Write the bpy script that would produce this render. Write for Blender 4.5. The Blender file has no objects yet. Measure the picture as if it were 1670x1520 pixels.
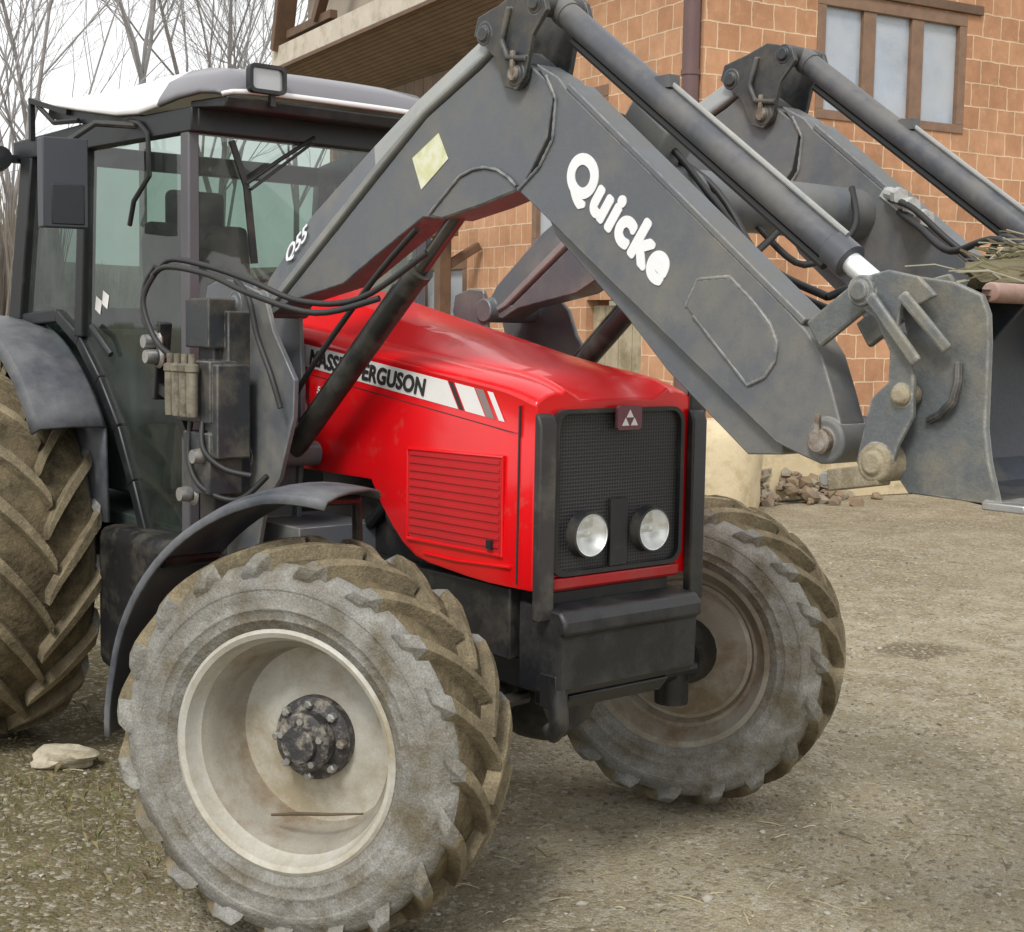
import bpy, bmesh, math, random
from mathutils import Vector, Matrix, noise
random.seed(7)
S = bpy.context.scene
C = S.collection
R = math.radians
PI = math.pi

# ------------------------------------------------------------------ camera, sky, sun, exposure
cam_d = bpy.data.cameras.new("camera")
cam_d.sensor_fit = 'HORIZONTAL'
cam_d.sensor_width = 36.0
cam_d.lens = 50.52
cam_d.clip_start = 0.05
cam_d.clip_end = 2000.0
cam = bpy.data.objects.new("camera", cam_d)
C.objects.link(cam)
_r = Vector((0.641056, 0.7673167, 0.0165009))
_u = Vector((-0.0833641, 0.0482420, 0.9953508))
_d = Vector((-0.7629532, 0.6394512, -0.0948925))
cam.matrix_world = Matrix((
    (_r.x, _u.x, -_d.x, 3.45275),
    (_r.y, _u.y, -_d.y, -2.97814),
    (_r.z, _u.z, -_d.z, 1.71704),
    (0, 0, 0, 1)))
S.camera = cam

SUN_EL, SUN_AZ = 48.0, -58.0          # azimuth: degrees from +X towards +Y, where the light comes from
W = bpy.data.worlds.new("World")
S.world = W
W.use_nodes = True
wn = W.node_tree
wn.nodes.clear()
sky = wn.nodes.new("ShaderNodeTexSky")
sky.sky_type = 'NISHITA'
sky.sun_disc = False
sky.sun_elevation = R(SUN_EL)
sky.sun_rotation = R(90 - SUN_AZ)
sky.air_density = 1.0
sky.dust_density = 3.0
hs = wn.nodes.new("ShaderNodeHueSaturation")
hs.inputs['Saturation'].default_value = 0.12
hs.inputs['Value'].default_value = 1.0
mixw = wn.nodes.new("ShaderNodeMix")
mixw.data_type = 'RGBA'
mixw.inputs[0].default_value = 0.72
mixw.inputs[7].default_value = (11.4, 11.55, 11.6, 1)
bg = wn.nodes.new("ShaderNodeBackground")
bg.inputs['Strength'].default_value = 0.118
wo = wn.nodes.new("ShaderNodeOutputWorld")
wn.links.new(sky.outputs[0], hs.inputs['Color'])
wn.links.new(hs.outputs[0], mixw.inputs[6])
wtc = wn.nodes.new("ShaderNodeTexCoord")
wnz = wn.nodes.new("ShaderNodeTexNoise"); wnz.inputs['Scale'].default_value = 2.6; wnz.inputs['Detail'].default_value = 5.0
wn.links.new(wtc.outputs['Generated'], wnz.inputs['Vector'])
wmr = wn.nodes.new("ShaderNodeMapRange"); wmr.inputs[1].default_value = 0.3; wmr.inputs[2].default_value = 0.7; wmr.inputs[3].default_value = 0.90; wmr.inputs[4].default_value = 1.10
wn.links.new(wnz.outputs[0], wmr.inputs[0])
wsc = wn.nodes.new("ShaderNodeVectorMath"); wsc.operation = 'SCALE'
wn.links.new(mixw.outputs[2], wsc.inputs[0]); wn.links.new(wmr.outputs[0], wsc.inputs['Scale'])
wn.links.new(wsc.outputs[0], bg.inputs['Color'])
wn.links.new(bg.outputs[0], wo.inputs['Surface'])

sl = bpy.data.lights.new("sun", 'SUN')
sl.energy = 2.1
sl.angle = R(14)
sl.color = (1.0, 0.965, 0.91)
so = bpy.data.objects.new("sun", sl)
C.objects.link(so)
sdir = Vector((math.cos(R(SUN_EL)) * math.cos(R(SUN_AZ)), math.cos(R(SUN_EL)) * math.sin(R(SUN_AZ)), math.sin(R(SUN_EL))))
so.rotation_euler = sdir.to_track_quat('Z', 'Y').to_euler()
so.location = sdir * 30

S.view_settings.view_transform = 'Standard'
S.view_settings.look = 'None'
S.view_settings.exposure = 0.10
S.view_settings.gamma = 1.0
S.render.engine = 'CYCLES'
S.cycles.max_bounces = 8
S.cycles.transparent_max_bounces = 16

# ------------------------------------------------------------------ materials
def _node(nt, t, **kw):
    n = nt.nodes.new(t)
    for k, v in kw.items():
        n.inputs[k].default_value = v
    return n

def c4(c):
    return (c[0], c[1], c[2], 1.0)

def M(name, col, rough=0.6, metal=0.0, var=0.12, vscale=6.0, dirt=None, dscale=5.0, damt=0.5, dsoft=0.18,
      bump=0.0, bscale=60.0, coat=0.0, spec=0.5, fine=0.0, rvar=0.08, wear=None, wr=0.006):
    m = bpy.data.materials.new(name)
    m.use_nodes = True
    nt = m.node_tree
    L = nt.links.new
    b = nt.nodes['Principled BSDF']
    tc = nt.nodes.new("ShaderNodeTexCoord")
    n1 = _node(nt, "ShaderNodeTexNoise", Scale=vscale, Detail=6.0, Roughness=0.62)
    L(tc.outputs['Object'], n1.inputs['Vector'])
    mr = nt.nodes.new("ShaderNodeMapRange")
    mr.inputs[1].default_value = 0.25; mr.inputs[2].default_value = 0.75
    mr.inputs[3].default_value = 1.0 - var; mr.inputs[4].default_value = 1.0 + var
    L(n1.outputs[0], mr.inputs[0])
    mul = nt.nodes.new("ShaderNodeVectorMath"); mul.operation = 'SCALE'
    mul.inputs[0].default_value = col[:3]
    L(mr.outputs[0], mul.inputs['Scale'])
    out = mul.outputs[0]
    if dirt is not None:
        n2 = _node(nt, "ShaderNodeTexNoise", Scale=dscale, Detail=8.0, Roughness=0.68)
        L(tc.outputs['Object'], n2.inputs['Vector'])
        m2 = nt.nodes.new("ShaderNodeMapRange")
        m2.inputs[1].default_value = 1.0 - damt - dsoft / 2; m2.inputs[2].default_value = 1.0 - damt + dsoft / 2
        L(n2.outputs[0], m2.inputs[0])
        mx = nt.nodes.new("ShaderNodeMix"); mx.data_type = 'RGBA'
        L(m2.outputs[0], mx.inputs[0]); L(out, mx.inputs[6]); mx.inputs[7].default_value = c4(dirt)
        out = mx.outputs[2]
        mrr = nt.nodes.new("ShaderNodeMapRange")
        mrr.inputs[3].default_value = rough; mrr.inputs[4].default_value = max(rough, 0.85)
        L(m2.outputs[0], mrr.inputs[0]); L(mrr.outputs[0], b.inputs['Roughness'])
        if metal > 0:
            mm = nt.nodes.new("ShaderNodeMapRange")
            mm.inputs[3].default_value = metal; mm.inputs[4].default_value = 0.0
            L(m2.outputs[0], mm.inputs[0]); L(mm.outputs[0], b.inputs['Metallic'])
    else:
        mrr = nt.nodes.new("ShaderNodeMapRange")
        mrr.inputs[3].default_value = max(0.03, rough - rvar); mrr.inputs[4].default_value = min(1.0, rough + rvar)
        L(n1.outputs[0], mrr.inputs[0]); L(mrr.outputs[0], b.inputs['Roughness'])
        b.inputs['Metallic'].default_value = metal
    if wear is not None:
        bv = nt.nodes.new("ShaderNodeBevel"); bv.samples = 6; bv.inputs['Radius'].default_value = wr
        ge = nt.nodes.new("ShaderNodeNewGeometry")
        dt = nt.nodes.new("ShaderNodeVectorMath"); dt.operation = 'DOT_PRODUCT'
        L(bv.outputs[0], dt.inputs[0]); L(ge.outputs['True Normal'], dt.inputs[1])
        w1 = nt.nodes.new("ShaderNodeMapRange"); w1.inputs[1].default_value = 0.995; w1.inputs[2].default_value = 0.90
        L(dt.outputs['Value'], w1.inputs[0])
        nw = _node(nt, "ShaderNodeTexNoise", Scale=22.0, Detail=5.0, Roughness=0.7); L(tc.outputs['Object'], nw.inputs['Vector'])
        w2 = nt.nodes.new("ShaderNodeMapRange"); w2.inputs[1].default_value = 0.38; w2.inputs[2].default_value = 0.62
        L(nw.outputs[0], w2.inputs[0])
        # chips and scratches away from the edges
        sx_ = nt.nodes.new("ShaderNodeMapping"); sx_.inputs['Scale'].default_value = (9, 9, 60); sx_.inputs['Rotation'].default_value = (0, R(38), 0)
        L(tc.outputs['Object'], sx_.inputs['Vector'])
        nc = _node(nt, "ShaderNodeTexNoise", Scale=1.0, Detail=6.0, Roughness=0.75); L(sx_.outputs[0], nc.inputs['Vector'])
        w3 = nt.nodes.new("ShaderNodeMapRange"); w3.inputs[1].default_value = 0.70; w3.inputs[2].default_value = 0.80; w3.inputs[4].default_value = 0.55
        L(nc.outputs[0], w3.inputs[0])
        wm = nt.nodes.new("ShaderNodeMath"); wm.operation = 'MULTIPLY'; L(w1.outputs[0], wm.inputs[0]); L(w2.outputs[0], wm.inputs[1])
        wx = nt.nodes.new("ShaderNodeMath"); wx.operation = 'MAXIMUM'; L(wm.outputs[0], wx.inputs[0]); L(w3.outputs[0], wx.inputs[1])
        mw_ = nt.nodes.new("ShaderNodeMix"); mw_.data_type = 'RGBA'
        L(wx.outputs[0], mw_.inputs[0]); L(out, mw_.inputs[6]); mw_.inputs[7].default_value = c4(wear)
        out = mw_.outputs[2]
    if fine > 0:
        n3 = _node(nt, "ShaderNodeTexNoise", Scale=180.0, Detail=3.0, Roughness=0.7)
        L(tc.outputs['Object'], n3.inputs['Vector'])
        m3 = nt.nodes.new("ShaderNodeMapRange")
        m3.inputs[1].default_value = 0.3; m3.inputs[2].default_value = 0.7
        m3.inputs[3].default_value = 1 - fine; m3.inputs[4].default_value = 1 + fine
        L(n3.outputs[0], m3.inputs[0])
        v3 = nt.nodes.new("ShaderNodeVectorMath"); v3.operation = 'SCALE'
        L(out, v3.inputs[0]); L(m3.outputs[0], v3.inputs['Scale'])
        out = v3.outputs[0]
    L(out, b.inputs['Base Color'])
    b.inputs['Specular IOR Level'].default_value = spec
    if coat:
        b.inputs['Coat Weight'].default_value = coat
        b.inputs['Coat Roughness'].default_value = 0.12
    if bump:
        nb = _node(nt, "ShaderNodeTexNoise", Scale=bscale, Detail=5.0, Roughness=0.65)
        L(tc.outputs['Object'], nb.inputs['Vector'])
        bp = nt.nodes.new("ShaderNodeBump")
        bp.inputs['Strength'].default_value = bump; bp.inputs['Distance'].default_value = 0.02
        L(nb.outputs[0], bp.inputs['Height']); L(bp.outputs[0], b.inputs['Normal'])
    return m

def glass_mat(name, tint, gloss=0.10, grime=0.12):
    m = bpy.data.materials.new(name)
    m.use_nodes = True
    nt = m.node_tree
    nt.nodes.clear()
    L = nt.links.new
    tr = nt.nodes.new("ShaderNodeBsdfTransparent"); tr.inputs[0].default_value = c4(tint)
    gl = nt.nodes.new("ShaderNodeBsdfGlossy"); gl.inputs['Roughness'].default_value = 0.03
    df = nt.nodes.new("ShaderNodeBsdfDiffuse"); df.inputs[0].default_value = (0.30, 0.33, 0.30, 1)
    fr = nt.nodes.new("ShaderNodeLayerWeight"); fr.inputs[0].default_value = 0.5
    pw = nt.nodes.new("ShaderNodeMath"); pw.operation = 'POWER'; pw.inputs[1].default_value = 4.0
    L(fr.outputs['Facing'], pw.inputs[0])
    ad = nt.nodes.new("ShaderNodeMath"); ad.operation = 'MULTIPLY_ADD'
    ad.inputs[1].default_value = 0.9; ad.inputs[2].default_value = gloss * 0.5
    L(pw.outputs[0], ad.inputs[0])
    tc = nt.nodes.new("ShaderNodeTexCoord")
    n = _node(nt, "ShaderNodeTexNoise", Scale=4.0, Detail=8.0, Roughness=0.7)
    L(tc.outputs['Object'], n.inputs['Vector'])
    mr = nt.nodes.new("ShaderNodeMapRange")
    mr.inputs[1].default_value = 0.35; mr.inputs[2].default_value = 0.75
    mr.inputs[3].default_value = grime * 0.3; mr.inputs[4].default_value = grime * 1.6
    L(n.outputs[0], mr.inputs[0])
    m1 = nt.nodes.new("ShaderNodeMixShader"); L(mr.outputs[0], m1.inputs[0]); L(tr.outputs[0], m1.inputs[1]); L(df.outputs[0], m1.inputs[2])
    m2 = nt.nodes.new("ShaderNodeMixShader"); L(ad.outputs[0], m2.inputs[0]); L(m1.outputs[0], m2.inputs[1]); L(gl.outputs[0], m2.inputs[2])
    o = nt.nodes.new("ShaderNodeOutputMaterial"); L(m2.outputs[0], o.inputs[0])
    return m

MUD = (0.20, 0.165, 0.105)
DUST = (0.27, 0.25, 0.205)
red = M("red_paint", (0.72, 0.004, 0.008), 0.29, 0, 0.05, 3, dirt=(0.42, 0.075, 0.06), dscale=7.0, damt=0.31, dsoft=0.22, coat=0.4, bump=0.03, bscale=6)
red_dark = M("red_vent", (0.46, 0.010, 0.014), 0.45, 0, 0.1, 5)
black = M("black_plastic", (0.014, 0.015, 0.017), 0.5, 0, 0.2, 8, dirt=(0.10, 0.09, 0.075), dscale=4, damt=0.36, dsoft=0.3)
black_plain = M("black_steel", (0.014, 0.014, 0.015), 0.42, 0, 0.25, 9, dirt=(0.07, 0.06, 0.045), dscale=6, damt=0.38, dsoft=0.25, bump=0.05)
frame_grey = M("dark_frame", (0.030, 0.027, 0.027), 0.5, 0, 0.15, 6, dirt=(0.14, 0.125, 0.10), dscale=5, damt=0.36, dsoft=0.3)
loader_grey = M("loader_grey_paint", (0.104, 0.113, 0.127), 0.38, 0, 0.10, 3, dirt=(0.185, 0.175, 0.15), dscale=4.5, damt=0.42, dsoft=0.28, bump=0.05, bscale=25, fine=0.07, wear=(0.36, 0.35, 0.33))
loader_light = M("loader_light_paint", (0.25, 0.265, 0.265), 0.45, 0, 0.1, 4, dirt=(0.33, 0.32, 0.29), dscale=4, damt=0.42, dsoft=0.3, fine=0.05, wear=(0.42, 0.41, 0.39))
loader_dark = M("loader_dark_paint", (0.028, 0.031, 0.036), 0.45, 0, 0.2, 5, dirt=(0.115, 0.10, 0.075), dscale=6, damt=0.43, dsoft=0.25, bump=0.08, wear=(0.22, 0.21, 0.19))
bucket_grey = M("bucket_worn_paint", (0.100, 0.110, 0.116), 0.42, 0, 0.22, 4, dirt=(0.19, 0.175, 0.135), dscale=6, damt=0.42, dsoft=0.22, bump=0.16, bscale=30, fine=0.12, wear=(0.40, 0.39, 0.36), wr=0.008)
bucket_in = M("shaded_bucket_inside", (0.030, 0.035, 0.046), 0.5, 0, 0.3, 5, dirt=(0.10, 0.085, 0.06), dscale=6, damt=0.36, dsoft=0.25, bump=0.1)  # dark navy: the shade inside the bucket is put into the colour
rust = M("rusty_steel", (0.26, 0.15, 0.11), 0.7, 0, 0.25, 9, dirt=(0.36, 0.25, 0.22), dscale=8, damt=0.48, bump=0.15)
muddy = M("muddy_steel", (0.19, 0.155, 0.10), 0.85, 0, 0.3, 12, dirt=(0.30, 0.26, 0.18), dscale=14, damt=0.48, bump=0.3, bscale=70, fine=0.15)
chrome = M("chromed_rod", (0.75, 0.76, 0.77), 0.16, 1.0, 0.05)
steel = M("bare_steel", (0.42, 0.42, 0.41), 0.4, 0.8, 0.2, 12, dirt=(0.16, 0.13, 0.09), dscale=14, damt=0.44)
brass = M("brass_fitting", (0.25, 0.23, 0.175), 0.5, 0.4, 0.25, 16, dirt=(0.12, 0.10, 0.075), dscale=20, damt=0.50)
rubber = M("rubber_hose", (0.020, 0.020, 0.020), 0.55, 0, 0.2)
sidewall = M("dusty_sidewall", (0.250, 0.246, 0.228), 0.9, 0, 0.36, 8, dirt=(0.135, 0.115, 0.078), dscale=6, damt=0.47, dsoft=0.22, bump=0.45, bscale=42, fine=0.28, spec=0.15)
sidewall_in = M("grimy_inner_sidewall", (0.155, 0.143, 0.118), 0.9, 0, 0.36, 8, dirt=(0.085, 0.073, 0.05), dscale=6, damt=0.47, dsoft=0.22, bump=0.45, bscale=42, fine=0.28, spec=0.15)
tread = M("muddy_tread", (0.150, 0.120, 0.073), 0.92, 0, 0.40, 10, dirt=(0.060, 0.050, 0.032), dscale=7, damt=0.46, dsoft=0.22, bump=0.6, bscale=36, fine=0.30, spec=0.12)
lugm = M("muddy_lug", (0.225, 0.186, 0.120), 0.9, 0, 0.36, 10, dirt=(0.12, 0.10, 0.066), dscale=8, damt=0.45, dsoft=0.22, bump=0.5, bscale=44, fine=0.28, spec=0.12)
rimm = M("dirty_cream_rim", (0.48, 0.47, 0.42), 0.5, 0, 0.12, 4, dirt=(0.30, 0.255, 0.175), dscale=4.5, damt=0.47, dsoft=0.26, bump=0.06, bscale=40, fine=0.08)
rim_barrel = M("rusty_rim_barrel", (0.29, 0.27, 0.225), 0.7, 0, 0.2, 4, dirt=(0.19, 0.140, 0.085), dscale=5.0, damt=0.44, dsoft=0.2, bump=0.08, bscale=40, fine=0.10)
hubm = M("greasy_hub", (0.05, 0.048, 0.05), 0.5, 0.2, 0.4, 20, dirt=(0.31, 0.28, 0.23), dscale=24, damt=0.42, bump=0.4, bscale=60)
fenderm = M("plastic_fender", (0.048, 0.054, 0.068), 0.36, 0, 0.1, 4, dirt=(0.21, 0.21, 0.21), dscale=3, damt=0.42, dsoft=0.4)
white_paint = M("white_roof_paint", (0.80, 0.80, 0.80), 0.3, 0, 0.03, 3, coat=0.3)
roof_grey = M("grey_roof_hatch", (0.155, 0.15, 0.165), 0.3, 0, 0.08, 3, coat=0.3)
cab_black = M("cab_frame_paint", (0.011, 0.012, 0.014), 0.4, 0, 0.2, 6, dirt=(0.05, 0.047, 0.042), dscale=5, damt=0.34, dsoft=0.3)
pillar_grey = M("pillar_paint", (0.090, 0.085, 0.095), 0.45, 0, 0.1, 6)
seatm = M("seat_cloth", (0.022, 0.030, 0.028), 0.85, 0, 0.25, 10)
int_grey = M("cab_trim", (0.030, 0.042, 0.038), 0.7, 0, 0.2, 6)
decal_white = M("white_decal", (0.78, 0.76, 0.74), 0.4, 0, 0.05, 8)
decal_black = M("black_decal", (0.03, 0.03, 0.03), 0.5, 0, 0.1)
decal_grey = M("grey_decal", (0.26, 0.20, 0.19), 0.5, 0, 0.1)
sticker_y = M("yellow_sticker", (0.62, 0.63, 0.36), 0.5, 0, 0.15, 30, dirt=(0.70, 0.70, 0.62), dscale=30, damt=0.45)
text_white = M("white_lettering", (0.80, 0.81, 0.83), 0.45, 0, 0.04, 20)
badge_red = M("badge_red", (0.16, 0.05, 0.07), 0.35, 0, 0.1)
reflector = M("lamp_reflector", (0.92, 0.93, 0.93), 0.42, 0.9, 0.05)
lens_clear = glass_mat("lamp_lens", (0.96, 0.97, 0.97), 0.2, 0.10)
glass_green = glass_mat("tinted_cab_glass", (0.47, 0.57, 0.52), 0.16, 0.10)
glass_corner = glass_mat("smoked_corner_glass", (0.22, 0.30, 0.27), 0.08, 0.15)
glass_dark = glass_mat("dusty_windscreen", (0.48, 0.58, 0.53), 0.16, 0.18)
work_glass = M("work_lamp_lens", (0.42, 0.43, 0.43), 0.2, 0.3, 0.05)

# ------------------------------------------------------------------ mesh builder
class MB:
    def __init__(s):
        s.v = []; s.f = []; s.mi = []
    def add(s, vs, fs, mi=0):
        o = len(s.v)
        s.v += [tuple(v) for v in vs]
        for k, f in enumerate(fs):
            s.f.append([i + o for i in f])
            s.mi.append(mi[k] if isinstance(mi, (list, tuple)) else mi)
        return s
    def box(s, c, d, rot=None, mi=0):
        hx, hy, hz = d[0] / 2, d[1] / 2, d[2] / 2
        P = [Vector((x, y, z)) for x in (-hx, hx) for y in (-hy, hy) for z in (-hz, hz)]
        if rot is not None:
            P = [rot @ p for p in P]
        P = [p + Vector(c) for p in P]
        return s.add(P, [(0, 1, 3, 2), (4, 6, 7, 5), (0, 4, 5, 1), (2, 3, 7, 6), (0, 2, 6, 4), (1, 5, 7, 3)], mi)
    def beam(s, a, b, w, h, mi=0, up=(0, 0, 1)):
        a, b = Vector(a), Vector(b)
        x = (b - a); l = x.length; x.normalize()
        y = Vector(up).cross(x)
        if y.length < 1e-4: y = Vector((0, 1, 0)).cross(x)
        y.normalize(); z = x.cross(y)
        rot = Matrix((x, y, z)).transposed()
        return s.box((a + b) / 2, (l, w, h), rot, mi)
    def prism(s, poly, a, b, axis='y', mi=0):
        n = len(poly)
        def mk(p, t):
            if axis == 'y': return (p[0], t, p[1])
            if axis == 'x': return (t, p[0], p[1])
            return (p[0], p[1], t)
        V = [mk(p, a) for p in poly] + [mk(p, b) for p in poly]
        F = [list(range(n)), list(range(2 * n - 1, n - 1, -1))]
        F += [(i, i + n, (i + 1) % n + n, (i + 1) % n) for i in range(n)]
        return s.add(V, F, mi)
    def tube(s, path, r, n=10, cap=True, mi=0):
        path = [Vector(p) for p in path]
        m = len(path)
        rs = r if isinstance(r, (list, tuple)) else [r] * m
        V = []; F = []
        t0 = (path[1] - path[0]).normalized()
        a = t0.orthogonal().normalized()
        for i in range(m):
            if i == 0: t = path[1] - path[0]
            elif i == m - 1: t = path[-1] - path[-2]
            else: t = path[i + 1] - path[i - 1]
            t = t.normalized()
            a = (a - t * a.dot(t))
            if a.length < 1e-5: a = t.orthogonal()
            a.normalize(); b = t.cross(a)
            for k in range(n):
                th = 2 * PI * k / n
                V.append(path[i] + (a * math.cos(th) + b * math.sin(th)) * rs[i])
        for i in range(m - 1):
            for k in range(n):
                k2 = (k + 1) % n
                F.append((i * n + k, i * n + k2, (i + 1) * n + k2, (i + 1) * n + k))
        if cap:
            F.append(list(range(n - 1, -1, -1)))
            F.append([(m - 1) * n + k for k in range(n)])
        return s.add(V, F, mi)
    def lathe(s, prof, n=48, axis='y', c=(0, 0, 0), mi=0, close=False):
        # prof: list of (radius, offset along axis)
        V = []; F = []; mm = []
        c = Vector(c)
        m = len(prof)
        for k in range(n):
            th = 2 * PI * k / n
            for (r, o) in prof:
                if axis == 'y': p = Vector((r * math.cos(th), o, r * math.sin(th)))
                elif axis == 'x': p = Vector((o, r * math.cos(th), r * math.sin(th)))
                else: p = Vector((r * math.cos(th), r * math.sin(th), o))
                V.append(p + c)
        for k in range(n):
            k2 = (k + 1) % n
            for i in range(m if close else m - 1):
                i2 = (i + 1) % m
                F.append((k * m + i, k * m + i2, k2 * m + i2, k2 * m + i))
                mm.append(mi[i] if isinstance(mi, (list, tuple)) else mi)
        return s.add(V, F, mm)
    def build(s, name, mats, parent=None, smooth=35, bevel=0.0, seg=2, link=True):
        me = bpy.data.meshes.new(name)
        me.from_pydata(s.v, [], s.f)
        if not isinstance(mats, (list, tuple)): mats = [mats]
        for m in mats: me.materials.append(m)
        for p, i in zip(me.polygons, s.mi): p.material_index = i
        bm = bmesh.new(); bm.from_mesh(me)
        bmesh.ops.recalc_face_normals(bm, faces=bm.faces)
        bm.to_mesh(me); bm.free()
        if smooth:
            for p in me.polygons: p.use_smooth = True
            me.set_sharp_from_angle(angle=R(smooth))
        o = bpy.data.objects.new(name, me)
        C.objects.link(o)
        if parent is not None: o.parent = parent
        if bevel:
            b = o.modifiers.new("bevel", 'BEVEL')
            b.width = bevel; b.segments = seg; b.limit_method = 'ANGLE'; b.angle_limit = R(40)
            b.harden_normals = False
        return o

def empty(name, loc=(0, 0, 0), rz=0, parent=None):
    o = bpy.data.objects.new(name, None)
    o.empty_display_size = 0.2
    C.objects.link(o)
    o.location = loc; o.rotation_euler = (0, 0, rz)
    if parent is not None: o.parent = parent
    return o

def tag(o, label=None, cat=None, group=None, kind=None):
    if label: o['label'] = label
    if cat: o['category'] = cat
    if group: o['group'] = group
    if kind: o['kind'] = kind
    return o

def text_mesh(name, body, size, mat, parent, mw, extrude=0.001, bold=0.0, shear=0.0, space=1.0, sx=1.0):
    """flat raised lettering; a heavier weight is made of the outlines laid over each other a hair apart"""
    cu = bpy.data.curves.new(name, 'FONT')
    cu.body = body; cu.size = size; cu.extrude = extrude; cu.shear = shear
    cu.space_character = space; cu.align_x = 'CENTER'; cu.align_y = 'CENTER'; cu.resolution_u = 10
    t = bpy.data.objects.new(name, cu)
    C.objects.link(t)
    bpy.context.view_layer.update()
    dg = bpy.context.evaluated_depsgraph_get()
    me = bpy.data.meshes.new_from_object(t.evaluated_get(dg))
    bpy.data.objects.remove(t)
    me.transform(Matrix.Diagonal((sx, 1, 1, 1)))
    mb = MB()
    vs = [v.co.copy() for v in me.vertices]; fs = [list(p.vertices) for p in me.polygons]
    mb.add([mw @ v for v in vs], fs)
    if bold:
        for k in range(20):
            a = 2 * PI * k / 20
            off = Vector((bold * math.cos(a), bold * math.sin(a), 0.00002 * (k + 1)))
            mb.add([mw @ (v + off) for v in vs], fs)
    return mb.build(name, mat, parent, smooth=0)

def side_matrix(x, y, z, ang):
    """text lying on a face that looks towards -Y, baseline turned by ang in the XZ plane"""
    ex = Vector((math.cos(ang), 0, math.sin(ang)))
    ey = Vector((-math.sin(ang), 0, math.cos(ang)))
    ez = ex.cross(ey)
    m = Matrix((ex, ey, ez)).transposed().to_4x4()
    m.translation = Vector((x, y, z))
    return m

def arc(cx, cz, r, a0, a1, n):
    return [(cx + r * math.cos(R(a0 + (a1 - a0) * i / n)), cz + r * math.sin(R(a0 + (a1 - a0) * i / n))) for i in range(n + 1)]

# ------------------------------------------------------------------ ground
def ground_h(x, y):
    d = math.hypot(x - 0.5, y)
    f = max(0.0, 1 - d / 40.0)
    h = 0.022 * noise.noise((x * 0.9, y * 0.9, 0)) + 0.012 * noise.noise((x * 3.1, y * 3.1, 3)) + 0.007 * noise.noise((x * 8.3, y * 8.3, 7))
    h += 0.004 * noise.noise((x * 21, y * 21, 9))
    # two old wheel tracks crossing the open yard, with lug prints
    ex, ey = -0.58, 0.8146
    for (px, py) in ((1.25, 0.35), (2.75, 1.42)):
        t = (x - px) * ex + (y - py) * ey; q = (x - px) * ey - (y - py) * ex + 0.25 * math.sin(t * 0.35)
        if abs(q) < 0.34:
            g = max(0.0, 1 - (q / 0.20) ** 2); rim_ = max(0.0, 1 - ((abs(q) - 0.24) / 0.09) ** 2)
            fade = 0.45 + 0.55 * max(0, min(1, 0.5 + 1.6 * noise.noise((x * 0.7, y * 0.7, 12))))
            lug = 0.5 + 0.5 * math.sin((t - abs(q) * 1.1) * 33)
            h += fade * (-0.020 * g * (0.55 + 0.45 * lug) + 0.011 * rim_)
    return h * f - 0.008

def axis_coords(c, dense, step):
    a = []
    t = 0.0
    while t < dense:
        a.append(t); t += step
    while t < 420:
        a.append(t); step *= 1.16; t += step
    return sorted(set([c + v for v in a] + [c - v for v in a]))

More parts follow.
